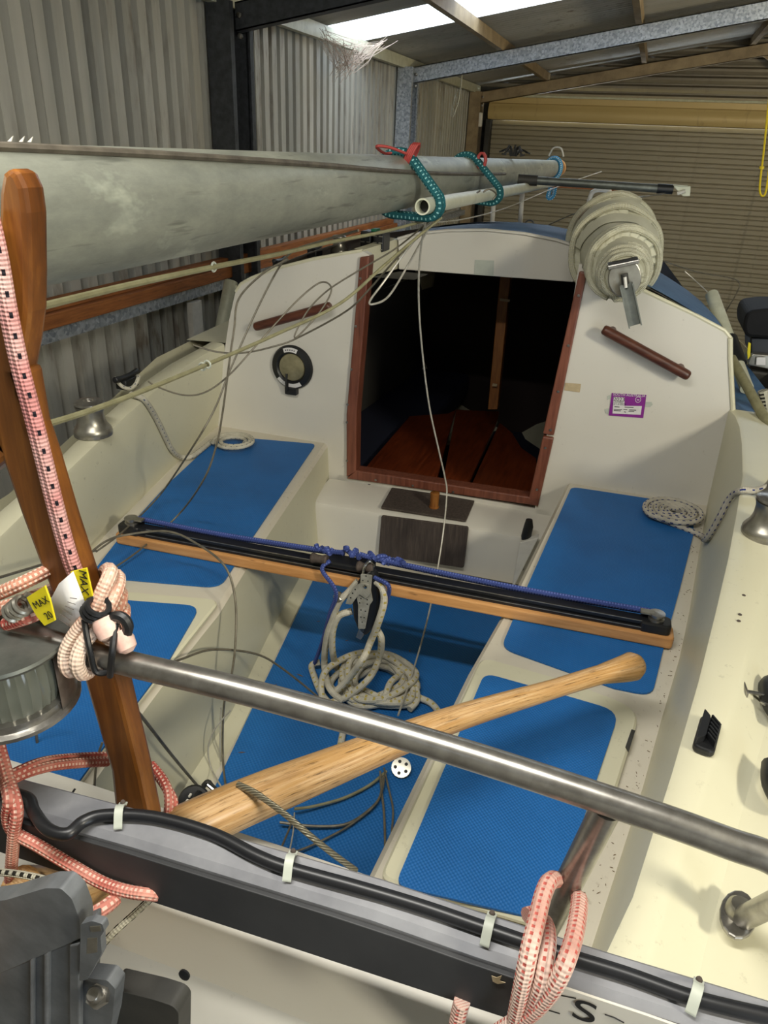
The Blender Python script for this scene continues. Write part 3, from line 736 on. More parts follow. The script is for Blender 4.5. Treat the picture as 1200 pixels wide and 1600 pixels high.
# cabin interior
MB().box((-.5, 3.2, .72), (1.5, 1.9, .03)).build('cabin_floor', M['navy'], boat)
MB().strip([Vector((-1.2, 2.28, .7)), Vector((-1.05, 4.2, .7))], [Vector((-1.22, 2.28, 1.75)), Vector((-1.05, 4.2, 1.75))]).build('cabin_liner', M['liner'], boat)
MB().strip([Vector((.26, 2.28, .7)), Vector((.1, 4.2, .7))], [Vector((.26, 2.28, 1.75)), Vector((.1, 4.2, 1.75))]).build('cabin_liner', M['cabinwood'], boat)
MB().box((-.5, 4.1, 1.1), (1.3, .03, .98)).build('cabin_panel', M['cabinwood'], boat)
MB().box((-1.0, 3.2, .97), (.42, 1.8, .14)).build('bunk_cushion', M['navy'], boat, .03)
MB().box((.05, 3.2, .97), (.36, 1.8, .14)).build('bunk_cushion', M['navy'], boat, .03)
tb = empty('cabin_table', (0, 0, 0)); tb.parent = boat; tb.location = -boat.location
zt = 1.06
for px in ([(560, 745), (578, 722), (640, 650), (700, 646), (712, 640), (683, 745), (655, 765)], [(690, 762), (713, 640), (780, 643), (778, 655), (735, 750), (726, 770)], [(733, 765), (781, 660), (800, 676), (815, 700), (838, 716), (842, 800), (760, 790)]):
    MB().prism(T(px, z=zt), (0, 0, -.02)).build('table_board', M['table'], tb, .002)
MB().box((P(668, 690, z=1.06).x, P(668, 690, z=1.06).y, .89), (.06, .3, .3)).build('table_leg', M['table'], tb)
cp = MB().prism([P(784, 400, y=3.05), P(801, 400, y=3.05), P(777, 640, y=3.0), P(762, 640, y=3.0)], (0, .05, 0)).build('cabin_post', M['cabinpost'], boat, .003)
MB().prism(T([(781, 466), (797, 468), (796, 472), (781, 470)], y=2.998), (0, -.002, 0)).build('post_label', M['tape'], cp)
MB().prism(T([(770, 599), (777, 600), (776, 604), (769, 603)], y=2.985), (0, -.002, 0)).build('post_label', M['tape'], cp)

# aft deck and transom
mb = MB(); tp = [(.575, 1.30), (.57, 1.395), (.55, 1.405), (.425, 1.400), (.395, 1.385), (.385, 1.36), (.36, 1.23), (.352, 1.225), (.30, .75)]
rings = [[Vector((x, y - .03 * (x + .4) ** 2 + .015, z)) for y, z in tp] for x in (-1.15, -.9, -.6, -.3, 0, .2, .5)]
mb.loft(rings, False, False); tr = mb.build('transom', M['gelw'], boat)
MB().tube([Vector((x, .363 - .03 * (x + .4) ** 2 + .015, 1.262)) for x in (-1.1, -.7, -.3, 0, .4)], .0022, 6).build('transom_groove', M['ink'], boat)
MB().lathe([(.006, 0), (.006, .002), (.003, .003)], P(289, 1522, y=.372), (0, -1, .2), 14).build('transom_plug', M['black'], boat)

# ------------------------------------------------------------------ fittings fixed to the boat
def sub(name, parent=boat):
    e = empty(name, (0, 0, 0)); e.parent = parent; e.location = -worldloc(parent); return e
# stainless stern rail
TY = .45
rail = sub('stern_rail')
tp = [P(u, v, y=TY) for u, v in ((142, 1022), (400, 1085), (700, 1170), (1000, 1268), (1140, 1318), (1215, 1347))]
tp += [tp[-1] + Vector((.05, .0, -.03)), tp[-1] + Vector((.075, .05, -.10)), P(1185, 1400, y=.54) + Vector((.04, 0, .03)), P(1158, 1436, z=1.455)]
left = [tp[0] + Vector((-.35, 0, .02)), tp[0] + Vector((-.1, 0, .006))]
MB().tube(smoothpath(left + tp, 6), .0118, 16).build('top_tube', M['steel'], rail)
lg0, lg1 = P(948, 1262, y=TY + .004), P(858, 1440, y=TY + .02)
MB().tube([lg0, lg0.lerp(lg1, 1.25)], .0118, 16).build('rail_leg', M['steel'], rail)
bp = P(1152, 1432, z=1.452)
pl = [bp + Vector((.019 * math.cos(a) + .006 * math.sin(a), .032 * math.sin(a), 0)) for a in [k * PI / 8 for k in range(16)]]
MB().prism(pl, (0, 0, .006)).build('base_plate', M['steel'], rail, .002)
MB().lathe([(.015, 0), (.015, .010), (.012, .014)], bp + Vector((0, 0, .005)), (.1, 0, 1), 16).build('base_socket', M['winch'], rail)
# stern light
slc = P(8, 1040, y=TY - .02)
sl = sub('stern_light', rail)
SR = .062
MB().lathe([(SR * .2, .034), (SR, .034), (SR * 1.02, .031), (SR, .028), (SR * .2, .028)], slc, n=36).build('light_cap', M['alloy'], rail)
lm = MB(); lm.loft([[slc + Vector((rr_ * SR * (1 + .03 * (k % 2)) * math.cos(2 * PI * k / 72), rr_ * SR * (1 + .03 * (k % 2)) * math.sin(2 * PI * k / 72), h_)) for k in range(72)] for rr_, h_ in ((.80, -.028), (.86, -.01), (.86, .012), (.80, .029))])
lm.build('light_lens', M['glass'], rail)
MB().lathe([(.012, -.028), (.02, -.01), (.012, .02), (.002, .027)], slc, n=12).build('light_bulb', M['winch'], rail)
MB().lathe([(SR * .2, -.046), (SR * .9, -.046), (SR * 1.02, -.042), (SR * 1.02, -.038), (SR * .93, -.036), (SR * .93, -.028), (SR * .2, -.026)], slc, n=36).build('light_base', M['steel'], rail)
mb = MB(); n = 8; A = []; B = []
for k in range(n + 1):
    a = PI * .0 + PI * .5 * k / n; A.append(slc + Vector((SR * .97 * math.cos(a), SR * .97 * math.sin(a), -.04))); B.append(A[-1] + Vector((0, 0, .07)))
mb.strip(A, B, True); mb.build('light_shield', M['steel'], rail)
bpy.data.objects.remove(sl)
# winches
def winch(c, tilt=(0, 0, 1), s=1.0, m='winch'):
    k = sub('sheet_winch')
    MB().lathe([(r * s, h * s) for r, h in ((.046, 0), (.047, .004), (.0465, .011), (.043, .017), (.038, .024), (.034, .034), (.0325, .044), (.0325, .058), (.034, .066), (.0365, .072))], c, tilt, 36).build('winch_drum', M[m], k)
    MB().lathe([(r * s, h * s) for r, h in ((.034, .073), (.0365, .076), (.036, .081), (.030, .085), (.014, .086), (.013, .080), (.001, .080))], c, tilt, 36).build('winch_cap', M['steel'], k)
    MB().lathe([(.047 * s, -.004), (.0475 * s, .004)], c, tilt, 32).build('winch_base', M['steel'], k)
    return k
wz = 1.510
pL = P(146, 676, z=1.512); winch(pL)
pR = P(1186, 832, z=1.515); winch(pR + Vector((.012, 0, .0)))
winch(P(1202, 775, z=1.53) + Vector((.02, .0, 0)), s=.95)
wr = roofpt(-.60, 2.36); winch(P(530, 394, y=2.40), s=.62)
# cleats and organisers on the cabin edge
def cleat(c, nm='cleat', s=1, m='black'):
    mb = MB(); mb.box(c + Vector((0, 0, .012 * s)), (.03 * s, .05 * s, .024 * s)); mb.tube([c + Vector((0, -.045 * s, .03 * s)), c + Vector((0, -.02 * s, .026 * s)), c + Vector((0, .02 * s, .026 * s)), c + Vector((0, .045 * s, .03 * s))], .008 * s, 8)
    return mb.build(nm, M[m], boat, .003)
co = MB(); pc = P(440, 412, y=2.36); cleat(P(437, 420, y=2.33)); cleat(P(492, 402, y=2.36), s=1.1)
oz = P(586, 387, y=2.42)
og = MB(); og.box(oz + Vector((-.022, 0, .022)), (.036, .07, .06)); og.box(oz + Vector((.022, 0, .022)), (.036, .07, .06)); ogo = og.build('rope_clutch', M['black'], boat, .004)
og = MB()
for dx in (-.034, -.012, .012, .034):
    for dz in (.0, .02, .04): og.box(oz + Vector((dx * .9, -.037, dz)), (.012, .004, .003))
og.build('clutch_rib', M['winch'], ogo)
MB().box(oz + Vector((.0, 0, .055)), (.02, .04, .01)).build('clutch_lever', plain('green_plastic', '#1c6b4a'), ogo, .003)
# grab rail on the cabin top, starboard
g0, g1 = roofpt(.63, 2.42), roofpt(.60, 3.0)
gr = MB(); d = (g1 - g0)
def gp(t, h): return g0 + d * t + Vector((0, 0, h))
for a, b in ((0, .10), (.45, .55), (.9, 1)):
    gr.prism([gp(a, .0), gp(b, .0), gp(b - .01, .05), gp(a + .01, .05)], (.032, 0, 0))
gr.prism([gp(.01, .045), gp(.99, .045), gp(.97, .068), gp(.04, .068)], (.032, 0, 0))
gr.build('grab_rail', M['teakx'], boat, .006)
# side-deck fittings, starboard
fc = P(1103, 1155, zf=cz)
fl = MB(); ax = (at(R_in, .70) - at(R_in, .9)).normalized(); ax.z = 0; ax.normalize(); sd_ = Vector((ax.y, -ax.x, 0)) * -1
def fpnt(a, b, h): return fc + ax * a + sd_ * b + Vector((0, 0, h))
fl.prism(roundpoly([fpnt(-.036, -.014, 0), fpnt(.036, -.014, 0), fpnt(.036, .014, 0), fpnt(-.036, .014, 0)], .010), (0, 0, .012))
fo = fl.build('jam_cleat', M['black'], boat, .003)
sg = MB()
sg.prism(roundpoly([fpnt(-.034, -.012, .012), fpnt(.034, -.012, .012), fpnt(.022, -.002, .012), fpnt(-.022, -.002, .012)], .004), (0, 0, .012))
sg.build('cleat_wall', M['black'], fo, .003)
for k in range(6):
    q = fpnt(-.022 + k * .008, .006, .016); MB().box(q, (.003, .020, .011), Matrix.Rotation(.5, 3, 'Z')).build('cleat_tooth', M['black'], fo, .0008)
hp = P(1162, 1080, z=1.475)
hk = MB().box(hp, (.004, .034, .022), Matrix.Rotation(.12, 3, 'Z')).build('hook_plate', M['steel'], boat, .002)
MB().tube(smoothpath([hp, hp + Vector((.028, .0, .002)), hp + Vector((.040, -.006, .0)), hp + Vector((.040, -.018, 0)), hp + Vector((.030, -.020, 0)), hp + Vector((.022, -.017, 0))], 4), .0032, 8).build('wire_hook', M['chrome'], hk)
for u, v in ((1162, 931), (1156, 961), (1154, 971)):
    MB().lathe([(.0035, 0), (.003, .001)], P(u, v, zf=cz) + Vector((0, 0, .001)), n=8).build('screw_hole', M['weathered'], boat)
# black fittings cut by the right frame edge
c2 = P(1206, 1105, z=1.452)
bk = MB(); bk.tube(smoothpath([c2 + Vector((0, .04, .015)), c2 + Vector((-.008, .02, .018)), c2 + Vector((-.006, -.02, .018)), c2 + Vector((.006, -.05, .015))], 4), .014, 12); bk.build('fairlead', M['black'], boat)
c3 = P(1208, 1240, z=1.452)
bk = MB(); bk.tube(smoothpath([c3 + Vector((0, .04, .012)), c3 + Vector((-.005, .0, .015)), c3 + Vector((.008, -.04, .012))], 4), .013, 12); bk.build('fairlead', M['black'], boat)
# port side: cleat beside the winch with rope round it
cl = P(205, 606, zf=lambda y: cz(y) + .004); cleat(cl + Vector((-.012, .0, 0)), s=1.2)
# traveller
tv = sub('mainsheet_traveller')
a = P(183, 850, z=SEAT + .006); b = P(1050, 1016, z=SEAT + .006)
d = (b - a).normalized(); nrm = Vector((-d.y, d.x, 0)); up = Vector((0, 0, 1))
def tvp(t, off, h): return a.lerp(b, t) + nrm * off + up * h
L_ = (b - a).length
MB().prism(roundpoly([tvp(-.004, 0, 0), tvp(1.0, 0, 0), tvp(1.0, .052, 0), tvp(-.004, .052, 0)], .012), (0, 0, .028)).build('timber_beam', M['pine'], tv, .004)
sec = [(.010, .028), (.042, .028), (.042, .034), (.034, .036), (.034, .042), (.040, .044), (.040, .050), (.012, .050), (.012, .044), (.018, .042), (.018, .036), (.010, .034)]
r0 = [tvp(.015, o, h) for o, h in sec]; r1 = [tvp(.985, o, h) for o, h in sec]
MB().loft([r0, r1], True, True, False).build('track_rail', M['rubber'], tv)
MB().tube([tvp(.06, .009, .0365), tvp(.95, .009, .0365)], .0012, 6).build('track_edge_highlight', M['steel'], tv)  # thin steel tubes put in as the highlight along the track edges
MB().tube([tvp(.06, .013, .0505), tvp(.95, .013, .0505)], .0012, 6).build('track_edge_highlight', M['steel'], tv)
for t0, t1 in ((.0, .045), (.945, .993)):
    MB().prism(roundpoly([tvp(t0, .006, .026), tvp(t1, .006, .026), tvp(t1, .048, .026), tvp(t0, .048, .026)], .012), (0, 0, .026)).build('track_end', M['black'], tv, .004)
    mb = MB(); c_ = tvp((t0 + t1) / 2, .028, .052); mb.lathe([(.017, 0), (.017, .004), (.012, .006), (.012, .010), (.017, .012), (.017, .016), (.004, .017)], c_, n=18)
    mb.build('end_sheave', M['steel'], tv)
    MB().box(c_ + d * .02 * (1 if t0 > .5 else -1) * -1 + up * .014, (.03, .018, .006), Matrix.Rotation(math.atan2(d.y, d.x), 3, 'Z')).build('sheave_bracket', M['winch'], tv, .002)
car = MB()
tc = .455
car.prism([tvp(tc - .045, .004, .044), tvp(tc + .045, .004, .044), tvp(tc + .045, .048, .044), tvp(tc - .045, .048, .044)], (0, 0, .016)); car.build('track_car', M['black'], tv, .004)
for s_ in (-1, 1):
    MB().lathe([(.011, -.02), (.013, -.016), (.010, -.006), (.010, .006), (.013, .016), (.011, .02)], tvp(tc + s_ * .042 - .008, .006, .062), d, 14).build('cam_roller', M['weathered'], tv)
for k, (o_, h_) in enumerate(((.044, .060), (.052, .052))):
    MB().tube(smoothpath([tvp(.03, o_, h_), tvp(.2, o_ + .001, h_ - .004), tvp(.4, o_, h_ + .004), tvp(.44, o_ - .006, h_ + .012)], 6), .0062, 8).build('control_line', M['bluerope'], tv)
    MB().tube(smoothpath([tvp(.47, o_ - .004, h_ + .014), tvp(.52, o_, h_ + .006), tvp(.75, o_ + .002, h_ - .004), tvp(.965, o_, h_)], 6), .0062, 8).build('control_line', M['bluerope'], tv)
def knot(c, r, seed):
    rnd = random.Random(seed); pts = []
    for k in range(9):
        t = k / 8; pts.append(c + d * (t - .5) * r * 3 + Vector((rnd.uniform(-1, 1) * r * .35, rnd.uniform(-1, 1) * r * .6, rnd.uniform(-1, 1) * r * .6)))
    return MB().tube(smoothpath(pts, 5), .0062, 8).build('line_knot', M['bluerope'], tv)
knot(tvp(.405, .044, .068), .014, 1); knot(tvp(.505, .044, .070), .018, 2); knot(tvp(.535, .046, .066), .016, 3); knot(tvp(.455, .04, .075), .014, 5)
MB().tube(smoothpath([tvp(.425, .006, .062), tvp(.415, -.012, .045), P(525, 925, y=1.36), P(515, 960, y=1.38), P(503, 1005, y=1.42), P(490, 1040, z=SOLE + .02)], 5), .0052, 8).build('control_tail', M['bluerope'], tv)
MB().tube(smoothpath([tvp(.495, .006, .062), tvp(.507, -.008, .05), P(607, 915, y=1.36), P(604, 940, y=1.385), P(592, 975, y=1.43)], 5), .0052, 8).build('control_tail', M['bluerope'], tv)
# pulpit and stanchions at the bow
for u0, v0, u1, v1, yy, r in ((769, 357, 771, 318, 3.3, .010), (813, 357, 816, 302, 3.3, .010)):
    p0, p1 = P(u0, v0, y=yy), P(u1, v1, y=yy); MB().tube([p0 - Vector((0, 0, .06)), p1], r, 10).build('stanchion', M['white'], boat)
pp = [P(u, v, y=4.4) for u, v in ((914, 345), (922, 308), (930, 298), (945, 297), (953, 302), (953, 340))]
MB().tube(smoothpath([pp[0] - Vector((0, 0, .35))] + pp + [pp[-1] - Vector((0, 0, .35))], 5), .012, 10).build('bow_pulpit', M['white'], boat)
rg = P(827, 352, y=3.3); MB().tube([rg + Vector((.02 * math.cos(a), 0, .02 * math.sin(a))) for a in [k * PI / 8 for k in range(16)]], .004, 6, True).build('deck_eye', M['steel'], boat)

# ------------------------------------------------------------------ mast on its crutch
MX = -.526
def mz(y): return 2.2 - (2.2 - 2.131) * 1.067 - .004 * (y - .6)
def mh(y): return (.060 - .0045 * max(0, y - .6))
def mw(y): return .040 if y < 3 else .040 - .006 * (y - 3)
mast = empty('mast', (MX, .2, mz(.2)), 'long scratched grey alloy mast lying lengthwise above the boat', 'mast')
def mastpt(a, y, o=0): return Vector((MX + (mw(y) + o) * math.cos(a), y, mz(y) + (mh(y) + o) * math.sin(a)))
mb = MB(); mb.loft([[mastpt(2 * PI * k / 40, y) for k in range(40)] for y in (-.15, .3, .6, 1.0, 1.6, 2.4, 3.2, 4.0, 4.75)]); mb.build('mast_extrusion', M['mast'], mast)
seam = [(PI * .47, .05), (PI * .45, .3), (PI * .40, .5), (PI * .33, .8), (PI * .24, 1.2), (PI * .15, 1.6), (PI * .07, 2.2), (PI * .02, 2.8)]
mb = MB(); mb.tube(smoothpath([mastpt(a, y, .001) for a, y in seam], 4), .0055, 8, flat=.8); mb.build('luff_groove', M['track'], mast)
mb = MB(); mb.lathe([(.045, 0), (.047, .04), (.040, .075), (.02, .09)], (MX, 4.74, mz(4.75)), (0, 1, 0), 24); mb.build('mast_cap', M['pine'], mast)
# bits of white feather stuck on top of the mast
fe = MB()
for u, v in ((147, 224), (160, 221), (170, 219)):
    q = mastpt(PI * .46, .56 + (u - 147) * .001, .002); fe.prism([q, q + Vector((.003, .001, 0)), q + Vector((.005, .002, .0045))], (.0, .001, .0))
fe.build('feather', M['white'], mast)
# spreader
s0 = P(818, 281, y=2.95); s1 = P(1050, 296, y=3.0)
spd = sub('spreader', mast)
MB().tube([s0 + Vector((-.0, 0, 0)), s1], .0135, 14).build('spreader_tube', M['alloy'], mast)
MB().tube([s1 - (s1 - s0).normalized() * .05, s1 + (s1 - s0).normalized() * .003], .016, 14).build('spreader_collar', M['black'], mast)
dd = (s1 - s0).normalized()
ec = MB(); ec.prism([s1 + Vector((0, -.004, .012)), s1 + dd * .06 + Vector((0, -.004, .014)), s1 + dd * .064 + Vector((0, -.004, -.018)), s1 + dd * .04 + Vector((0, -.004, -.02))], (0, .008, 0))
ec.prism([s1 + Vector((0, -.012, .012)), s1 + dd * .05 + Vector((0, -.012, .012)), s1 + dd * .05 + Vector((0, .012, .012)), s1 + Vector((0, .012, .012))], (0, 0, .004)); ec.build('spreader_end', M['polewhite'], mast, .002)
MB().tube([s1 + Vector((.02, -.01, -.012)), s1 + Vector((.045, -.012, -.002))], .006, 8).build('wire_clip', M['white'], mast)
MB().tube([s0 + Vector((-.02, 0, 0)), s0 + dd * .05], .018, 12).build('spreader_root', M['darksteel'], mast)
bpy.data.objects.remove(spd)
# crutch
CY0, CTH = .476, .024
cr = empty('mast_crutch', P(215, 1245, y=.49), 'tall varnished wooden crutch post with forked top holding the mast', 'crutch post')
FR = [(50, 260), (62, 270), (72, 292), (77, 330), (78, 420), (77, 480), (70, 530), (62, 572), (78, 640), (100, 705), (128, 800), (157, 890), (185, 975), (208, 1053), (226, 1130), (240, 1190), (254, 1262)]
FL = [(172, 1205), (138, 1090), (118, 1020), (60, 880), (30, 800), (0, 712), (-70, 660), (-120, 590), (-120, 500), (-30, 496), (-10, 484), (-4, 420), (-4, 360), (-3, 300), (2, 270)]
front = [P(u, v, y=CY0 + CTH) for u, v in FR]
for p_ in front: p_.y = CY0
bot = front[-1]; front += [Vector((bot.x, CY0, 1.42)), Vector((bot.x - .052, CY0, 1.42))]
front += [P(u, v, y=CY0) for u, v in FL]
MB().prism(front, (0, CTH, 0)).build('post_board', M['crutch'], cr, .005)
# left prong of the fork (outside the frame)
lp = [Vector((x, CY0, z)) for x, z in ((MX - .11, 2.02), (MX - .02, 2.0), (MX - .045, 2.05), (MX - .05, 2.12), (MX - .055, 2.17), (MX - .09, 2.17), (MX - .11, 2.1))]
MB().prism(lp, (0, CTH, 0)).build('fork_prong', M['crutch'], cr, .005)
MB().prism([Vector((x, CY0, z)) for x, z in ((MX - .11, 2.03), (MX + .06, 2.02), (MX + .06, 1.96), (MX - .02, 1.9), (MX - .08, 1.96))], (0, CTH, 0)).build('fork_base', M['crutch'], cr, .005)
# pale pole lashed along the mast
wp = empty('pale_pole', P(660, 323, y=1.62), 'pale hollow tube lashed beneath the right side of the mast', 'pole')
q0, q1 = P(660, 323, y=1.62), P(872, 284, y=3.9); dq = (q1 - q0).normalized()
mb = MB(); mb.lathe([(.0135, .10), (.0135, .0), (.0168, .0), (.0168, (q1 - q0).length)], q0, dq, 24); mb.build('tube', M['polewhite'], wp)
MB().lathe([(.0134, .03), (.001, .031)], q0, dq, 20).build('tube_bore', M['ink'], wp)
# orange timber at the mast tip
o = MB().box(P(905, 288, y=4.55) + Vector((0, 0, -.0)), (.42, .06, .045), Matrix.Rotation(.1, 3, 'Z')).build('timber_block', M['plank'], None, .003); tag(o, 'orange timber crosspiece under the far end of the mast', 'timber')
# lashings
def hull2(pts):
    pts = sorted(set((round(a, 5), round(b, 5)) for a, b in pts))
    def half(ps):
        o = []
        for p in ps:
            while len(o) > 1 and (o[-1][0] - o[-2][0]) * (p[1] - o[-2][1]) - (o[-1][1] - o[-2][1]) * (p[0] - o[-2][0]) <= 0: o.pop()
            o.append(p)
        return o[:-1]
    return half(pts) + half(pts[::-1])
def lash(y, mat, label, cat, rr=.011, name='lashing_rope', pole=True):
    e = empty(name, Vector((MX + .04, y, mz(y))), label, cat, 'lashings round the mast' if cat == 'rope' else None)
    pp = q0 + dq * ((y - q0.y) / dq.y)
    for k, dy in enumerate((-.011, .011)):
        c = [mastpt(2 * PI * j / 40, y, rr * .8) for j in range(40)]
        cc = [(p.x, p.z) for p in c]
        if pole: cc += [(pp.x + (.017 + rr * .8) * math.cos(2 * PI * j / 16), pp.z + (.017 + rr * .8) * math.sin(2 * PI * j / 16)) for j in range(16)]
        h = hull2(cc); ring = []
        for a, b in zip(h, h[1:] + h[:1]):
            m = max(1, int(math.hypot(b[0] - a[0], b[1] - a[1]) / .012))
            for q in range(m): ring.append(Vector((a[0] + (b[0] - a[0]) * q / m, y + dy + (pp.y * 0) + .012 * (b[1] - mz(y)) / .1, a[1] + (b[1] - a[1]) * q / m)))
        MB().tube(ring, rr * .85, 8, True).build('rope_turn', mat, e)
    return e
e = lash(1.68, M['teal'], 'teal rope lashing with large red elastic, nearest one on the mast', 'rope', .010)
mb = MB(); c_ = mastpt(PI * .30, 1.68, .018)
for k in range(4): mb.tube([c_ + Vector((.010 * math.cos(t) + .004 * k - .01, .016 * math.sin(t), .02 * math.cos(t))) for t in [j * PI / 5 for j in range(10)]], .0028, 6, True)
mb.build('red_elastic', M['redelastic'], e)
mb = MB(); mb.tube(smoothpath([mastpt(PI * .34, 1.66, .012), mastpt(PI * .5, 1.62, .014), mastpt(PI * .62, 1.60, .02), mastpt(PI * .64, 1.66, .008), mastpt(PI * .45, 1.68, .012)], 5), .003, 6); mb.build('red_elastic', M['redelastic'], e)
e = lash(2.35, M['teal'], 'teal rope lashing with small red knot, second one along the mast', 'rope', .010)
mb = MB(); c_ = mastpt(PI * .22, 2.35, .02)
for k in range(3): mb.tube([c_ + Vector((.012 * math.cos(t), .006 * k - .006, .02 * math.sin(t))) for t in [j * PI / 5 for j in range(10)]], .004, 6, True)
mb.build('red_elastic', M['redelastic'], e)
e = lash(4.55, M['skyrope'], 'light blue rope tied round the far tip of the mast', 'rope', .013, pole=False)
mb = MB(); c_ = mastpt(PI * .45, 4.55, .02); mb.tube(smoothpath([c_ + Vector((-.04, 0, 0)), c_ + Vector((-.02, 0, .04)), c_ + Vector((.02, 0, .04)), c_ + Vector((.04, 0, 0))], 5), .005, 6); mb.build('white_loop', M['white'], e)
mb = MB(); mb.tube(smoothpath([mastpt(-.3 * PI, 4.53, .01), mastpt(-.3 * PI, 4.53, .01) + Vector((.0, 0, -.09)), mastpt(-.3 * PI, 4.53, .01) + Vector((-.03, 0, -.10)), mastpt(-.4 * PI, 4.53, .01)], 5), .012, 8); mb.build('rope_tail', M['skyrope'], e)
zt_ = MB(); c_ = mastpt(PI * .40, 3.1, .002)
for k in range(9):
    a = -.2 + PI * k / 8 * 1.1; q = c_ + Vector((.035 * math.cos(a) * (1 + .5 * (k % 2)), .02 * math.sin(k * 2.0), .018 + .022 * math.sin(a)))
    zt_.tube(smoothpath([c_ + Vector((.01 * math.cos(a), 0, .01)), c_.lerp(q, .5) + Vector((0, 0, .02)), q], 4), .0035, 5); zt_.box(q, (.018, .006, .006), Matrix.Rotation(a, 3, 'Y'))
tag(zt_.build('tape_bow', M['black']), 'bunch of black tape ends tied on the mast by the spreader', 'tie')

# ------------------------------------------------------------------ furled sail on the boom
BA = P(975, 432, y=2.02); BB = P(945, 352, y=3.1)
bd = (BB - BA).normalized(); bs = bd.cross(Vector((0, 0, 1))).normalized(); bu = bs.cross(bd)
bs, bu = bs * math.cos(.28) + bu * math.sin(.28), bu * math.cos(.28) - bs * math.sin(.28)
boom = empty('boom_with_sail', BA, 'rolled cream mainsail on a boom lying over the right side of the cabin', 'sail')
Lb = (BB - BA).length
NW = 5.0
def rollr(t, a):
    base = [(0, .046), (.04, .060), (.14, .088), (.30, .122), (.5, .140), (.70, .132), (.88, .108), (1, .075)]
    for (t0, r0), (t1, r1) in zip(base, base[1:]):
        if t0 <= t <= t1: r = r0 + (r1 - r0) * (t - t0) / (t1 - t0); break
    ph = (a / (2 * PI) + NW * t) % 1
    return r * (1 - .17 * ph) * (1 + .03 * math.sin(a * 2 + t * 9) + .012 * math.sin(a * 7 + t * 31))
def rp(t, a, o=0): return BA + bd * (Lb * t) + (bs * math.cos(a) + bu * math.sin(a)) * (rollr(t, a) + o)
mb = MB(); mb.loft([[rp(k / 110, 2 * PI * j / 80) for j in range(80)] for k in range(111)]); mb.build('rolled_sail', M['sail'], boom)
# spiral edges: boltrope turns
def turn(t0, t1, a0, turns, r=.007, o=.003, nm='sail_edge', m='bolt'):
    n = int(turns * 26); pts = [rp(t0 + (t1 - t0) * k / n, a0 + 2 * PI * turns * k / n, o + r * .45) for k in range(n + 1)]
    return MB().tube(pts, r, 8).build(nm, M[m], boom)
turn(.004, .075, PI * .2, 3.1, .0065)
n_ = 300                                  # the boltrope runs along the free edge of the roll
pts = [rp(.07 + .90 * k / n_, -2 * PI * NW * (.07 + .90 * k / n_) + .02, .003) for k in range(n_ + 1)]
MB().tube(pts, .0095, 8).build('sail_edge', M['bolt'], boom)
pts = [rp(.10 + .85 * k / n_, -2 * PI * NW * (.10 + .85 * k / n_) + 1.6, .0) for k in range(n_ + 1)]
MB().tube(pts, .005, 8).build('sail_edge', M['bolt'], boom)
fold = MB()
for t0, a0, w_, ln in ((.34, .5, .07, 2.2), (.52, .8, .06, 2.4), (.22, .3, .05, 2.4)):
    A = [rp(t0 + .02 * k / 16 * ln, a0 + ln * k / 16, .004) for k in range(17)]; B = [rp(t0 + w_ * (1 - .3 * k / 16) + .02 * k / 16 * ln, a0 + ln * k / 16, .016) for k in range(17)]
    fold.strip(A, B, True)
fold.build('sail_fold', M['sail'], boom)
def proj(p):
    d_ = p - CAM; x_, y_, z_ = (XA * d_.x + YA * d_.y + ZA * d_.z); return 600 + F * x_ / z_, 800 + F * y_ / z_
def onroll(u, v):                         # nearest visible point of the roll towards a pixel
    best = None
    for k in range(30, 100, 2):
        for j in range(60):
            p = rp(k / 100, 2 * PI * j / 60, .004); pu, pv = proj(p)
            nrm_ = p - (BA + bd * (Lb * k / 100))
            if nrm_.dot(CAM - p) < 0: continue
            e_ = (pu - u) ** 2 + (pv - v) ** 2
            if best is None or e_ < best[0]: best = (e_, p)
    return best[1]
ra, rb, rc, rd = (onroll(*q) for q in ((922, 332), (929, 334), (916, 352), (909, 348)))
MB().prism([ra, rb, rc, rd], (CAM - ra).normalized() * .006).build('red_panel', M['red'], boom)
bc = BA - bd * .012
ring = [bc + (bs * math.cos(a) * .040 + bu * math.sin(a) * .048) for a in [2 * PI * k / 24 for k in range(24)] if math.sin(a) < .72]
MB().prism(ring, -bd * .012).build('boom_end', M['winch'], boom, .003)
top_ = bc + bu * .034
MB().box(top_ - bd * .006, (.074, .03, .010), Matrix((bs, bd, bu)).transposed()).build('boom_cap', M['steel'], boom, .002)
MB().box(top_ + bu * .006 - bd * .003, (.070, .02, .006), Matrix((bs, bd, bu)).transposed()).build('boom_slot', M['ink'], boom)
g0_, g1_ = bc - bd * .02 + bu * .0, P(992, 508, y=1.97)
MB().tube([g0_ + bu * .012, g0_ - bu * .012], .009, 10).build('gooseneck_pin', M['darksteel'], boom)
MB().tube([g0_ + bu * .006 - bd * .009, g0_ - bu * .02 - bd * .011], .004, 8).build('white_pin', M['white'], boom)
dg = (g1_ - g0_).normalized(); sg_ = dg.cross(bd).normalized()
ch = MB()
for s_ in (-1, 1): ch.prism([g0_ + sg_ * .013 * s_ + dg * .012, g0_ + sg_ * .016 * s_ + dg * .012, g1_ + sg_ * .016 * s_, g1_ + sg_ * .013 * s_], -bd * .02)
ch.prism([g0_ - sg_ * .014 + dg * .012, g0_ + sg_ * .014 + dg * .012, g1_ + sg_ * .014, g1_ - sg_ * .014], bd * .003)
ch.build('gooseneck_channel', M['alloy'], boom)

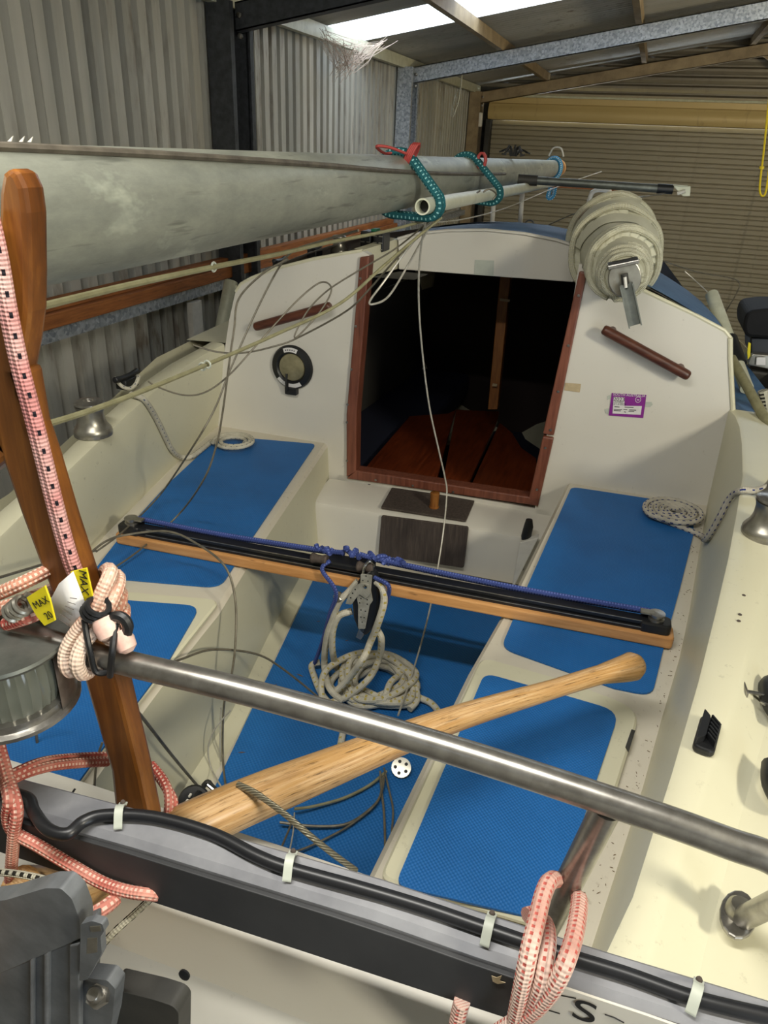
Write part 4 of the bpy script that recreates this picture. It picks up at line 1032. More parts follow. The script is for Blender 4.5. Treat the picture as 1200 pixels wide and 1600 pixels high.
# ------------------------------------------------------------------ tiller
ti = empty('tiller', P(100, 1388, y=.40), 'long worn wooden tiller with a bulbous knob, crossing over the cockpit seats', 'tiller')
tpts = [P(30, 1402, y=.36), P(110, 1385, y=.405), P(330, 1277, z=1.462), P(520, 1198, z=1.452), P(700, 1127, z=1.435), P(860, 1078, z=1.415), P(935, 1055, z=1.403), P(975, 1045, z=1.397), P(1003, 1036, z=1.393)]
def trad(t):
    tab = [(0, .030), (.1, .031), (.3, .0285), (.42, .0245), (.60, .0195), (.80, .0155), (.90, .0165), (.945, .022), (.975, .0255), (.992, .018), (1, .004)]
    for (a_, r_), (b_, s_) in zip(tab, tab[1:]):
        if a_ <= t <= b_: return r_ + (s_ - r_) * (t - a_) / (b_ - a_)
    return .004
# resample evenly by length
sp = smoothpath(tpts, 12); Ls = [0]
for p_, q_ in zip(sp, sp[1:]): Ls.append(Ls[-1] + (q_ - p_).length)
ev = []; j = 0
for k in range(81):
    s_ = Ls[-1] * k / 80
    while j < len(Ls) - 2 and Ls[j + 1] < s_: j += 1
    ev.append(sp[j].lerp(sp[j + 1], (s_ - Ls[j]) / (Ls[j + 1] - Ls[j])))
M['tillerw'] = M['tiller']
MB().tube(ev, trad, 20).build('handle', M['tiller'], ti)
rh = MB(); hd = (tpts[1] - tpts[0]).normalized()
rh.prism([tpts[0] + Vector((-.06, -.10, .02)), tpts[0] + Vector((.03, .02, .03)), tpts[0] + Vector((.03, .02, -.03)), tpts[0] + Vector((-.06, -.10, -.03))], (.05, -.03, 0))
rh.build('rudder_head', M['rudder'], ti, .006)

# ------------------------------------------------------------------ trailer light board across the stern
lb = empty('trailer_light_board', P(600, 1400, z=1.6), 'grey beam with dark board and black cable tied across the stern', 'light board')
YB0, YB1 = .430, .393
def bm(u, v, y=None, z=None): return P(u, v, y=y, z=z)
bt = [bm(u, v, y=YB0) for u, v in ((-40, 1194), (33, 1213), (240, 1267), (400, 1313), (600, 1370), (750, 1420), (950, 1483), (1200, 1558), (1260, 1577))]
ftz = [p.z for p in bt]
ft = [Vector((p.x + .002, YB1, p.z - .004)) for p in bt]
mb = MB(); rings = []
for p, q_ in zip(bt, ft):
    rings.append([p + Vector((0, 0, -.004)), p + Vector((0, -.004, 0)), q_ + Vector((0, .006, .001)), q_ + Vector((0, 0, -.005)), q_ + Vector((0, 0, -.028)), p + Vector((0, 0, -.028))])
mb.loft(rings, True, True, False); mb.build('board_beam', M['beamgrey'], lb)
fx0, fx1 = -40, 858
up_ = []; lo_ = []
for k in range(9):
    u = fx0 + (fx1 - fx0) * k / 8
    v = 1216 + (u - 0) * .3115; q_ = P(u, v, y=YB1 - .0015); x_ = q_.x
    ztop = resample([Vector((p.z, p.x, 0)) for p in ft], x_).x
    up_.append(Vector((x_, YB1 - .001, ztop - .007))); lo_.append(P(u, 1323 + u * .328, y=YB1 - .001)); lo_[-1].x = x_
MB().prism(up_ + lo_[::-1], (0, -.005, 0)).build('dark_panel', M['chargrey'], lb, .001)
MB().prism([P(u, v, y=YB1 - .0066) for u, v in ((768, 1524), (776, 1527), (784, 1524), (781, 1532), (790, 1535), (778, 1537), (770, 1533))], (0, -.0004, 0)).build('yellow_mark', M['tape'], lb)
MB().prism([P(u, v, z=ftz[1] + .0012) for u, v in ((116, 1232), (119, 1233), (92, 1272), (89, 1271))], (0, 0, .0003)).build('beam_joint', M['ink'], lb)
def bz(u, v):                       # point on the beam's top face
    x_ = P(u, v, z=1.62).x
    zz = resample([Vector((p.z, p.x, 0)) for p in bt], x_).x
    return P(u, v, z=zz + .004)
cb = [bz(-25, 1232), bz(25, 1241), bz(46, 1250), bz(54, 1270), bz(75, 1296), bz(105, 1303), bz(130, 1284), bz(165, 1274), bz(240, 1277), bz(330, 1302), bz(400, 1337), bz(452, 1357), bz(560, 1387), bz(660, 1417), bz(762, 1452), bz(880, 1492), bz(980, 1523), bz(1085, 1560), bz(1200, 1588), bz(1260, 1600)]
MB().tube(smoothpath(cb, 6), .0062, 10).build('cable', M['rubber'], lb)
for u, v in ((188, 1273), (453, 1352), (763, 1451), (1086, 1556)):
    c_ = bz(u, v); e1 = (bz(u + 6, v - 24) - c_); e1.z = 0; e1.normalize(); dx = Vector((e1.y, -e1.x, 0))
    pth = [c_ + e1 * .016 + up * -.002, c_ + e1 * .010 + up * .001, c_ + e1 * .006 + up * .006, c_ + up * .0085, c_ - e1 * .006 + up * .006, c_ - e1 * .011 + up * .0, c_ - e1 * .014 - up * .004]
    mb = MB(); mb.loft([[p + dx * .004, p + dx * .004 + up * .0016, p - dx * .004 + up * .0016, p - dx * .004] for p in smoothpath(pth, 3)]); k_ = mb.build('cable_clip', M['clip'], lb)
    MB().lathe([(.0028, 0), (.002, .002)], c_ + e1 * .014 + up * .0012, n=8).build('clip_nail', M['weathered'], k_)

# ------------------------------------------------------------------ ropes and cords round the stern
def rope_thing(name, pts, r, m, label, cat='rope', sub_=6, group=None, n=8, closed=False):
    o = MB().tube(smoothpath(pts, sub_, closed), r, n, closed).build(name, M[m]); return tag(o, label, cat, group)
# pink cord down the front of the crutch
pkc = empty('elastic_strap', P(130, 900, y=.466), 'pink and black flecked cord running down the front of the crutch post', 'cord')
for off in (0, 7):
    pts = [P(u + off, v, y=.468 - (.002 if off else 0)) for u, v in ((-22, 330), (-6, 400), (8, 480), (27, 570), (48, 650), (68, 730), (88, 810), (105, 870), (118, 905))]
    MB().tube(smoothpath(pts, 5), .0056, 8).build('cord_strand', M['pinkcord'], pkc)
yl = MB().prism([P(u, v, y=.456) for u, v in ((112, 892), (137, 886), (147, 930), (140, 968), (128, 958), (118, 925))], (0, -.002, 0)).build('yellow_label', M['yellow'], pkc, .0006)
ry = P(130, 930, y=.45) - P(126, 895, y=.45)
text('MAX', .012, P(130.5, 910, y=.4535), ry, (1, 0, .3), M['ink'], yl, ext=.0001)
pt = MB(); A = [P(u, v, y=yy) for u, v, yy in ((114, 893, .452), (92, 912, .449), (71, 952, .447))]; B = [P(u, v, y=yy) for u, v, yy in ((132, 940, .449), (128, 965, .447), (126, 992, .444))]
pt.strip(A, B, True); po = pt.build('paper_tag', M['paper'], pkc); so = po.modifiers.new('solid', 'SOLIDIFY'); so.thickness = .0006
for k in range(6):
    a_, b_ = P(88 + k * 4, 958 + k * -6 + 6, y=.4445), P(112 + k * 2, 978 - k * 9 + 3, y=.4445)
    MB().tube([a_.lerp(b_, .1), a_.lerp(b_, .85)], .0004, 4).build('print_line', M['weathered'], po)
# black hooks
def coil(c, ax, r, turns, L, wire, m, parent, nm='hook_coil'):
    ax = Vector(ax).normalized(); e1 = ax.orthogonal().normalized(); e2 = ax.cross(e1); n = int(turns * 14)
    return MB().tube([c + ax * L * (k / n - .5) + (e1 * math.cos(2 * PI * turns * k / n) + e2 * math.sin(2 * PI * turns * k / n)) * r for k in range(n + 1)], wire, 6).build(nm, M[m], parent)
hk1 = empty('cord_hook', P(150, 955, y=.45), 'black coiled hook gripping the pink cord ends above the rail', 'hook')
coil(P(149, 953, y=.45), P(155, 945, y=.45) - P(142, 962, y=.45), .0095, 3.2, .018, .0028, 'black', hk1)
MB().tube(smoothpath([P(u, v, y=yy) for u, v, yy in ((132, 968, .445), (134, 985, .440), (140, 1015, .434), (147, 1045, .434), (156, 1052, .436), (170, 1050, .44))], 5), .0028, 8).build('hook_wire', M['black'], hk1)
MB().tube(smoothpath([P(u, v, y=yy) for u, v, yy in ((180, 975, .45), (178, 995, .442), (176, 1015, .434), (173, 1040, .434), (172, 1056, .438))], 5), .0032, 8).build('hook_wire', M['black'], hk1)
MB().tube(smoothpath([P(u, v, y=.452) for u, v in ((176, 985), (172, 972), (180, 963), (193, 966), (200, 978), (198, 990))], 5), .005, 8).build('hook_ring', M['black'], hk1)
ce = MB()
ce.lathe([(.010, 0), (.012, .008), (.011, .018), (.005, .022)], P(160, 965, y=.45), P(172, 990, y=.446) - P(158, 960, y=.45), 14)
ce.lathe([(.008, 0), (.010, .01), (.009, .018), (.004, .022)], P(186, 985, y=.452), P(200, 1010, y=.448) - P(186, 980, y=.452), 14)
ce.build('cord_end', M['cordpale'], hk1)
hk2 = empty('cord_hook', P(30, 945, y=.44), 'steel coil hook and yellow label on red cord left of post', 'hook')
coil(P(30, 950, y=.44), P(45, 938, y=.44) - P(15, 962, y=.44), .0085, 4, .026, .0026, 'winch', hk2)
lab2 = MB().prism([P(u, v, y=.436) for u, v in ((44, 932), (72, 914), (80, 936), (88, 968), (72, 976), (60, 962), (52, 948))], (0, -.002, 0)).build('yellow_label', M['yellow'], hk2)
text('MAX', .010, P(64, 942, y=.4335), P(76, 935, y=.43) - P(54, 946, y=.43), (0, 0, 1), M['ink'], lab2, ext=.0001)
text('20', .010, P(76, 962, y=.4335), P(84, 958, y=.43) - P(68, 966, y=.43), (0, 0, 1), M['ink'], lab2, ext=.0001)
# peach lashing round post and rail
pl_ = empty('peach_lashing', P(150, 980, y=.46), 'peach and cream rope lashing the crutch post to the stern rail', 'rope')
turns = [[(-30, 938, .45), (20, 918, .452), (75, 892, .480), (110, 874, .53)],
         [(-30, 958, .445), (20, 945, .446), (72, 925, .482), (112, 908, .53)],
         [(10, 975, .440), (50, 962, .445), (80, 948, .484), (118, 930, .53)],
         [(160, 900, .53), (168, 890, .50), (172, 897, .475), (160, 925, .462), (142, 960, .452), (118, 990, .444), (104, 1018, .436), (104, 1040, .432), (112, 1048, .436), (122, 1040, .45)],
         [(170, 905, .53), (182, 900, .50), (184, 915, .478), (172, 945, .462), (150, 980, .450), (128, 1008, .438), (120, 1035, .430), (128, 1052, .434), (140, 1048, .446)],
         [(176, 925, .53), (186, 925, .50), (188, 935, .482), (178, 960, .468), (160, 985, .455)],
         [(178, 950, .53), (190, 948, .50), (192, 962, .476), (180, 985, .462), (168, 1004, .455)]]
for k, t_ in enumerate(turns):
    MB().tube(smoothpath([P(u, v, y=yy) for u, v, yy in t_], 6), .0072 if k > 2 else .0068, 9).build('rope_turn', M['peach' if k != 2 else 'redrope'], pl_)
# faded red rope, left: loops round the beam
rr1 = empty('red_rope', P(30, 1300, y=.385), 'faded red rope looped down the left side over the dark board', 'rope')
for t_, r_ in (([(-30, 1235, .40), (30, 1205, .43), (70, 1190, .46), (120, 1184, .50), (165, 1182, .53)], .0058), ([(-30, 1250, .40), (25, 1215, .425), (75, 1198, .455), (125, 1192, .49), (168, 1190, .52)], .0058),
            ([(-18, 1160, .42), (0, 1200, .41), (14, 1245, .385), (12, 1275, .381), (22, 1300, .380), (60, 1322, .380), (110, 1352, .379), (160, 1380, .379), (200, 1393, .380), (240, 1398, .388), (268, 1400, .42)], .0062),
            ([(-6, 1150, .42), (12, 1215, .40), (26, 1262, .384), (22, 1300, .377), (18, 1350, .374), (12, 1420, .372), (6, 1480, .37), (-2, 1540, .37)], .0062),
            ([(-25, 1440, .36), (20, 1443, .355), (80, 1441, .352), (130, 1434, .352), (160, 1420, .36), (180, 1405, .375)], .0072),
            ([(236, 1195, .55), (252, 1215, .54), (262, 1235, .53), (264, 1255, .52), (262, 1275, .51)], .0058), ([(246, 1210, .55), (258, 1228, .54), (270, 1250, .53), (270, 1272, .52)], .0058)):
    MB().tube(smoothpath([P(u, v, y=yy) for u, v, yy in t_], 6), r_, 9).build('rope_length', M['redrope'], rr1)
rr2 = empty('pink_rope', P(860, 1480, y=.385), 'pale red rope with three strands round beam and rail leg, right', 'rope')
for t_, r_ in (([(868, 1374, .455), (858, 1378, .44), (848, 1400, .425), (838, 1440, .405), (828, 1480, .388), (820, 1520, .378), (812, 1560, .375), (804, 1600, .374), (800, 1625, .374)], .0072),
            ([(850, 1440, .44), (855, 1450, .42), (856, 1475, .402), (852, 1505, .386), (846, 1535, .378), (836, 1560, .376), (826, 1585, .374)], .0068),
            ([(898, 1408, .47), (905, 1405, .45), (904, 1425, .43), (898, 1460, .405), (886, 1500, .385), (870, 1535, .377), (850, 1562, .375), (828, 1583, .374), (800, 1600, .374), (780, 1612, .374)], .0072),
            ([(840, 1432, .44), (832, 1428, .435), (822, 1430, .43)], .0065),
            ([(722, 1565, .385), (718, 1580, .383), (714, 1600, .38)], .0072)):
    MB().tube(smoothpath([P(u, v, y=yy) for u, v, yy in t_], 6), r_, 9).build('rope_length', M['palerope'], rr2)
wcd = empty('cream_rope', P(200, 1440, y=.36), 'thin cream cord with black flecks by the grey outboard motor', 'cord')
for t_ in ([(-10, 1362, .36), (30, 1366, .358), (75, 1376, .355), (105, 1390, .352), (120, 1410, .35), (130, 1428, .35)], [(242, 1398, .40), (210, 1428, .385), (180, 1455, .37), (160, 1476, .36)], [(146, 1508, .345), (155, 1520, .344), (160, 1532, .344)]):
    MB().tube(smoothpath([P(u, v, y=yy) for u, v, yy in t_], 5), .0036, 8).build('cord_length', M['whitecord'], wcd)

# ------------------------------------------------------------------ outboard motor, bottom left
om = empty('outboard_motor', P(90, 1560, y=.3), 'dark grey outboard motor clamped to the stern, bottom left corner', 'motor')
def oq(L, y0, dy, nm, m, bev=.004, r=0, par=om):
    p_ = [P(u, v, y=y0) for u, v in L]
    if r: p_ = roundpoly(p_, r)
    return MB().prism(p_, (0, dy, 0)).build(nm, M[m], par, bev)
oq([(-60, 1470), (-60, 1416), (10, 1406), (70, 1388), (95, 1388), (112, 1404), (124, 1436), (126, 1466), (20, 1512), (-60, 1545)], .285, .016, 'motor_cowl', 'motorgrey', .006, .003)
oq([(-60, 1540), (20, 1508), (124, 1464), (124, 1660), (-60, 1660)], .289, .03, 'motor_leg', 'motorgrey', .003)
for a_, b_, t_ in ((46, 50, 1496), (68, 74, 1487), (108, 124, 1472)):
    oq([(a_, t_ + 6), (b_, t_ + 2), (b_, 1660), (a_, 1660)], .284, .006, 'motor_rib', 'motorgrey', .0015)
lt = oq([(126, 1444), (144, 1439), (160, 1444), (163, 1455), (157, 1464), (159, 1490), (147, 1512), (136, 1531), (124, 1533)], .279, .006, 'motor_latch', 'motorgrey', .002, .002)
oq([(136, 1466), (152, 1465), (152, 1488), (135, 1491)], .2788, .0006, 'latch_label', 'winch', .0002, 0, lt)
lt2 = oq([(140, 1448), (157, 1447), (158, 1455), (142, 1457)], .2785, .0008, 'latch_catch', 'winch', .0002, 0, lt)
oq([(124, 1540), (135, 1528), (168, 1532), (180, 1545), (176, 1590), (160, 1660), (124, 1660)], .292, .014, 'clamp_arm', 'motorgrey', .004, .003)
oq([(172, 1545), (240, 1562), (270, 1572), (279, 1582), (279, 1660), (165, 1660)], .305, .02, 'clamp_bracket', 'darksteel', .005, .005)
bt_ = MB(); bt_.lathe([(.010, 0), (.010, .006)], P(156, 1556, y=.288), (0, -.45, .9), n=6, smooth=False); bt_.lathe([(.0065, .006), (.0065, .013), (.005, .015)], P(156, 1556, y=.288), (0, -.45, .9), n=14); bt_.build('clamp_bolt', M['steel'], om)
# hull name on the transom: only one letter shows under the beam
trp = lambda u, v: P(u, v, y=.372)
npl = MB().prism([P(u, v, y=YB1 - .001) for u, v in ((838, 1526), (1010, 1583), (1215, 1655), (1215, 1730), (800, 1690))], (0, -.002, 0)).build('number_plate', M['gelw'], lb)
text('S', .036, P(913, 1582, y=YB1 - .004), (1, 0, 0), (0, 0, 1), M['ink'], npl, ext=.0002, xs=1.25)
for L_k in ([(862, 1552), (880, 1556), (900, 1560)], [(845, 1575), (862, 1580), (875, 1584)], [(945, 1585), (960, 1590), (975, 1598)]):
    MB().tube([P(u, v, y=YB1 - .0035) for u, v in L_k], .0006, 4).build('plate_crack', M['ink'], npl)

# ------------------------------------------------------------------ rope coils in the cockpit
def spiral(c, r0, r1, turns, rr, seed, stack=0, ell=1.0, wob=.06):
    rnd = random.Random(seed); n = int(turns * 22); pts = []; ph_ = rnd.random() * 6
    for k in range(n + 1):
        t = k / n; a = 2 * PI * turns * t; r = r0 + (r1 - r0) * t
        r *= 1 + wob * math.sin(a * .5 + ph_) * .5
        pts.append(c + Vector((r * math.cos(a), r * ell * math.sin(a), rr + stack * (.5 + .5 * math.sin(a * .73 + ph_)))))
    return pts
def onface(u, v, bot, inn, side, o=.010):
    r = ray(u, v); lo, hi = .5, 6
    for _ in range(50):
        t = (lo + hi) / 2; q = CAM + r * t; k = max(0, min(1, (q.z - SEAT) / (cz(q.y) - SEAT)))
        fx = at(bot, q.y).x * (1 - k) + at(inn, q.y).x * k
        if side * (q.x - (fx - side * o)) > 0: hi = t
        else: lo = t
    return CAM + r * lo
RZ = SEAT + .005
cR = P(1052, 804, z=RZ + .01)
pts = spiral(cR, .012, .083, 4.6, .0085, 3, .003)
fR = lambda u, v: onface(u, v, R_bot, R_in, 1)
fL = lambda u, v: onface(u, v, L_bot, L_in, -1)
tail = [P(1094, 836, z=RZ + .006), fR(1101, 843), fR(1112, 830), fR(1126, 805), fR(1141, 777), P(1158, 766, zf=lambda y: cz(y) + .010), P(1180, 766, zf=lambda y: cz(y) + .014), P(1202, 760, zf=lambda y: cz(y) + .03), P(1222, 750, zf=lambda y: cz(y) + .04)]
e_ = pts[-1]
lead = [cR + Vector((.083 * math.cos(a) * 1.05, .083 * math.sin(a) * 1.02, .012)) for a in ()]
o = empty('rope_coil', cR, 'flat spiral of white blue-flecked rope on the right seat', 'rope')
full = pts + smoothpath([pts[-1]] + tail, 6)[1:]
MB().tube(full, .0080, 10).build('rope', M['coilb'], o)
cL = P(366, 693, z=RZ + .01)
o = empty('rope_coil', cL, 'small round coil of cream flecked rope on the left seat', 'rope')
pts = spiral(cL, .038, .072, 2.6, .0066, 5, .004)
tail = [P(330, 690, z=RZ + .006), P(318, 700, z=RZ + .008), P(300, 713, z=RZ + .007), fL(282, 714), fL(268, 702), fL(250, 665), fL(235, 638), P(222, 622, zf=lambda y: cz(y) + .010), P(205, 616, zf=lambda y: cz(y) + .012)]
a0 = math.atan2(tail[0].y - cL.y, tail[0].x - cL.x)
MB().tube(pts + [], .0064, 10).build('rope', M['coilg'], o)
MB().tube(smoothpath(tail, 6), .0085, 10).build('rope_tail', M['coilg'], o)
lp_ = [cl + Vector((.03 * math.cos(a) - .01, .035 * math.sin(a), .018 + .012 * math.sin(a * 2))) for a in [k * PI / 5 for k in range(12)]]
MB().tube(smoothpath(lp_, 4), .0055, 8).build('rope_hitch', M['coilg'], o)

# ------------------------------------------------------------------ mainsheet block and its heap of rope
by = 1.375
mbk = empty('mainsheet_block', P(568, 950, y=by), 'black fiddle block with drilled steel cheeks hanging from the traveller car', 'block')
def bp_(L, y0, dy, nm, m, bev=.001, r=0, par=mbk):
    p_ = [P(u, v, y=y0) for u, v in L]
    if r: p_ = roundpoly(p_, r)
    return MB().prism(p_, (0, dy, 0)).build(nm, M[m], par, bev)
bp_([(560, 905), (580, 893), (588, 905), (592, 935), (590, 960), (580, 985), (571, 995), (560, 988), (551, 965), (549, 935)], by, .028, 'block_shell', 'black', .006, .01)
pl1 = bp_([(564, 896), (582, 898), (580, 922), (583, 938), (578, 945), (571, 982), (560, 982), (560, 945), (558, 933), (563, 922)], by - .002, -.0025, 'cheek_plate', 'plate', .0006, .003)
pl2 = bp_([(576, 912), (580, 926), (572, 935), (562, 928), (556, 935), (550, 944), (540, 943), (545, 930), (554, 915), (565, 910)], by - .006, -.0025, 'cam_arm', 'plate', .0006, .003)
hl = MB()
for u, v in ((572, 900), (567, 907), (575, 908), (564, 935), (574, 937), (562, 942), (574, 944), (564, 953), (571, 955), (564, 964), (569, 965), (566, 972)): hl.lathe([(.0016, 0), (.0015, .0008)], P(u, v, y=by - .0046), (0, -1, 0), 8)
for u, v in ((555, 921), (551, 927), (548, 934)): hl.lathe([(.002, 0), (.0018, .0008)], P(u, v, y=by - .0086), (0, -1, 0), 8)
hl.build('drilled_hole', M['ink'], pl1)
MB().lathe([(.0045, 0), (.0045, .003), (.002, .004)], P(571, 916, y=by - .008), (0, -1, 0), 10).build('pivot_bolt', M['chrome'], pl2)
MB().lathe([(.009, 0), (.012, .004), (.009, .010), (.012, .016), (.009, .020)], P(533, 938, y=by), P(527, 930, y=by) - P(535, 941, y=by), 16).build('cam_drum', M['winch'], mbk)
bp_([(561, 982), (570, 982), (567, 995), (563, 1000), (556, 996)], by, .012, 'becket', 'steel', .001)
MB().tube(smoothpath([P(568, 898, y=by + .005), P(570, 886, y=by + .01), P(577, 877, y=by + .02), P(583, 884, y=by + .02), P(580, 898, y=by + .008)], 5), .004, 8).build('shackle', M['chrome'], mbk)
ms = empty('mainsheet_rope', P(590, 1080, z=SOLE + .01), 'heap of cream mainsheet rope with yellow flecks on the cockpit floor', 'rope')
zf_ = SOLE + .006
def rp_(L, nm='rope_loop'): return MB().tube(smoothpath(L, 6), .0086, 10).build(nm, M['sheet'], ms)
rp_([P(586, 908, y=by + .01), P(597, 918, y=by - .005), P(600, 940, y=by - .008), P(592, 970, y=by - .004), P(578, 1005, y=by + .02), P(568, 1028, z=1.10), P(545, 1060, z=1.02), P(520, 1085, z=.965)])
rp_([P(590, 985, y=by + .02), P(596, 1000, y=by + .03), P(592, 1030, y=by + .06), P(575, 1062, z=1.02), P(540, 1090, z=.965), P(505, 1100, z=.955)])
rp_([P(560, 908, y=by + .012), P(545, 925, y=by + .004), P(530, 940, y=by + .0), P(520, 965, y=by + .01), P(510, 1000, y=by + .03), P(507, 1040, y=by + .06), P(515, 1075, z=.98), P(535, 1095, z=.96)])
rp_([P(550, 955, y=by + .02), P(530, 962, y=by + .01), P(520, 985, y=by + .02), P(520, 1020, y=by + .04), P(530, 1050, y=by + .09), P(560, 1080, z=.975)])
hc = P(588, 1075, z=SOLE)
rnd = random.Random(11); pts = []
for k in range(64):
    a = k * 2 * PI / 6.4 + rnd.uniform(-.25, .25); r = .105 * (.55 + .45 * rnd.random()); t = k / 63
    pts.append(hc + Vector((r * math.cos(a) * 1.05 + .012 * math.sin(k * .7), r * math.sin(a) * 1.0, .010 + .060 * t * (1 - .7 * r / .11) + .012 * rnd.random())))
rp_(pts)
rp_([P(500, 1035, z=.96), P(487, 1040, z=.955), P(492, 1060, z=.955), P(503, 1085, z=.96), P(520, 1105, z=.96)])
rp_([P(505, 1100, z=.955), P(502, 1070, z=.975), P(512, 1045, z=.985), P(545, 1025, z=.985), P(575, 1018, z=.99)])
rp_([P(560, 1030, z=.98), P(600, 1025, z=.985), P(640, 1055, z=.965), P(652, 1090, z=.955), P(640, 1108, z=.95)])
rp_([P(655, 1090, z=.95), P(675, 1100, z=.945), P(690, 1120, z=.943), P(697, 1140, z=.943)], 'rope_tail')
rp_([P(560, 1110, z=.95), P(540, 1135, z=.945), P(533, 1160, z=.943), P(530, 1185, z=.943)], 'rope_tail')
# small blocks on the sole
def block(c, axis, label, r=.022):
    e = empty('small_block', c, label, 'block')
    MB().lathe([(r * .3, -.007), (r, -.006), (r, -.003), (r * .8, 0), (r, .003), (r, .006), (r * .3, .007)], c, axis, 24).build('block_cheek', M['winch'], e)
    ax = Vector(axis).normalized(); a1 = ax.orthogonal().normalized(); a2 = ax.cross(a1); h_ = MB()
    for k in range(5): h_.lathe([(.004, 0), (.0035, .001)], c + ax * .0068 + (a1 * math.cos(k * 2 * PI / 5) + a2 * math.sin(k * 2 * PI / 5)) * r * .6, ax, 8)
    h_.build('cheek_hole', M['ink'], e); return e
block(P(627, 1200, z=SOLE + .02), (.1, -.5, .8), 'round alloy block with drilled cheek on the blue cockpit floor')
b2 = empty('black_block', P(315, 1250, z=SOLE + .02), 'black double block with steel shackle at the left foot of the cockpit', 'block')
mb = MB(); c_ = P(303, 1252, z=SOLE + .06)
mb.lathe([(.01, -.012), (.030, -.010), (.032, -.004), (.026, 0), (.032, .004), (.030, .010), (.01, .012)], c_, (.3, -.5, .5), 24); mb.build('block_cheek', M['black'], b2)
MB().tube([P(288, 1272, z=SOLE + .09), P(312, 1240, z=SOLE + .08)], .008, 8).build('block_strap', M['rubber'], b2)
mb = MB()
for u, v in ((297, 1243), (292, 1252), (304, 1258), (312, 1262)): mb.box(P(u, v, z=SOLE + .085), (.004, .008, .004))
mb.build('white_mark', M['white'], b2)
MB().tube(smoothpath([P(318, 1228, z=SOLE + .05), P(325, 1222, z=SOLE + .06), P(332, 1230, z=SOLE + .05), P(350, 1246, z=SOLE + .03), P(354, 1250, z=SOLE + .03)], 4), .006, 8).build('shackle', M['darksteel'], b2)
MB().tube([P(324, 1226, z=SOLE + .06), P(338, 1238, z=SOLE + .05)], .004, 8).build('shackle_pin', M['chrome'], b2)

# ------------------------------------------------------------------ wires
def wire(L, r=.0026, m='wire', label='', sub_=7, extra=None, group='loose stay wires'):
    pts = [P(*q[:2], **({'y': q[2]} if not isinstance(q[2], str) else {'z': float(q[2])})) for q in L]
    o = MB().tube(smoothpath(pts, sub_), r, 7).build('stay_wire', M[m]); return tag(o, label, 'wire', group)
sc_ = empty('covered_stay', P(320, 571, y=1.1), 'thick olive covered stay crossing the left cockpit to the pale pole', 'stay')
L = [(-40, 690, .50), (0, 681, .55), (100, 655, .66), (200, 620, .8), (320, 571, 1.02), (430, 523, 1.24), (530, 475, 1.42), (600, 415, 1.55), (650, 372, 1.66), (690, 340, 1.72)]
def stayr(t): return .0042 - .0012 * t
pts = smoothpath([P(u, v, y=yy) for u, v, yy in L], 7); MB().tube(pts, stayr, 8).build('stay_cover', M['stay'], sc_)
for du in (-4, 4):
    c_ = P(320 + du, 571 - du * .43, y=1.02); dv = (P(340, 562, y=1.05) - P(300, 580, y=.98)).normalized(); e1 = dv.orthogonal().normalized(); e2 = dv.cross(e1)
    MB().tube([c_ + (e1 * math.cos(a) + e2 * math.sin(a)) * .006 for a in [k * PI / 6 for k in range(12)]], .0016, 6, True).build('clear_ring', M['clip'], sc_)
s2 = empty('covered_stay', P(330, 418, y=.93), 'thick olive covered stay running just under the mast', 'stay')
pts = smoothpath([P(u, v, y=yy) for u, v, yy in ((60, 480, .62), (200, 446, .78), (330, 418, .93), (430, 398, 1.1), (513, 379, 1.28), (600, 362, 1.5), (660, 346, 1.72))], 7)
MB().tube(pts, stayr, 8).build('stay_cover', M['stay'], s2)
c_ = P(333, 417, y=.935); MB().tube([c_ + Vector((.001, .006 * math.cos(a), .006 * math.sin(a))) for a in [k * PI / 6 for k in range(12)]], .0016, 6, True).build('clear_ring', M['clip'], s2)
wire([(668, 332, 1.66), (658, 385, 1.74), (654, 450, 1.80), (658, 530, 1.86), (670, 630, 1.92), (686, 705, 1.95), (695, 745, 1.96), (698, 775, 1.95), (690, 850, 1.88), (672, 950, 1.72), (648, 1040, 1.51), (622, 1118, '0.985')], .0024, 'wirelight', 'long pale wire falling down the middle past companionway to the rope heap')
wire([(680, 340, 1.72), (640, 385, 1.75), (600, 440, 1.72), (578, 470, 1.68), (584, 475, 1.68), (608, 462, 1.72), (640, 410, 1.78), (676, 345, 1.76)], .0026, 'wirelight', 'pale wire making a tight loop just left of the companionway top')
wire([(680, 338, 1.74), (620, 387, 1.75), (560, 423, 1.7), (513, 453, 1.66), (482, 484, 1.62), (461, 522, 1.58), (467, 524, 1.58), (500, 487, 1.62), (517, 457, 1.64), (513, 443, 1.64), (497, 443, 1.63), (467, 467, 1.6), (433, 503, 1.55), (400, 540, 1.5), (357, 587, 1.45), (320, 613, 1.42), (285, 617, 1.40), (245, 604, 1.38), (232, 596, 1.38)], .0020, 'wire', 'thin dark wire with a narrow loop over the left handrail')
wire([(690, 338, 1.76), (628, 395, 1.75), (577, 452, 1.75), (540, 487, 1.75), (467, 527, 1.75), (433, 540, 1.72), (383, 551, 1.7), (340, 550, 1.68), (302, 539, 1.66)], .0024, 'wire', 'dark wire sagging above the round ventilator to the left coaming')
wire([(560, 360, 1.4), (497, 378, 1.5), (457, 393, 1.6), (433, 423, 1.65), (400, 487, 1.62), (360, 577, 1.55), (335, 640, 1.5), (300, 700, 1.46), (250, 773, '1.30'), (195, 828, '1.31'), (150, 862, '1.30')], .0024, 'wire', 'dark wire dropping from under mast across the left seat to the traveller end')
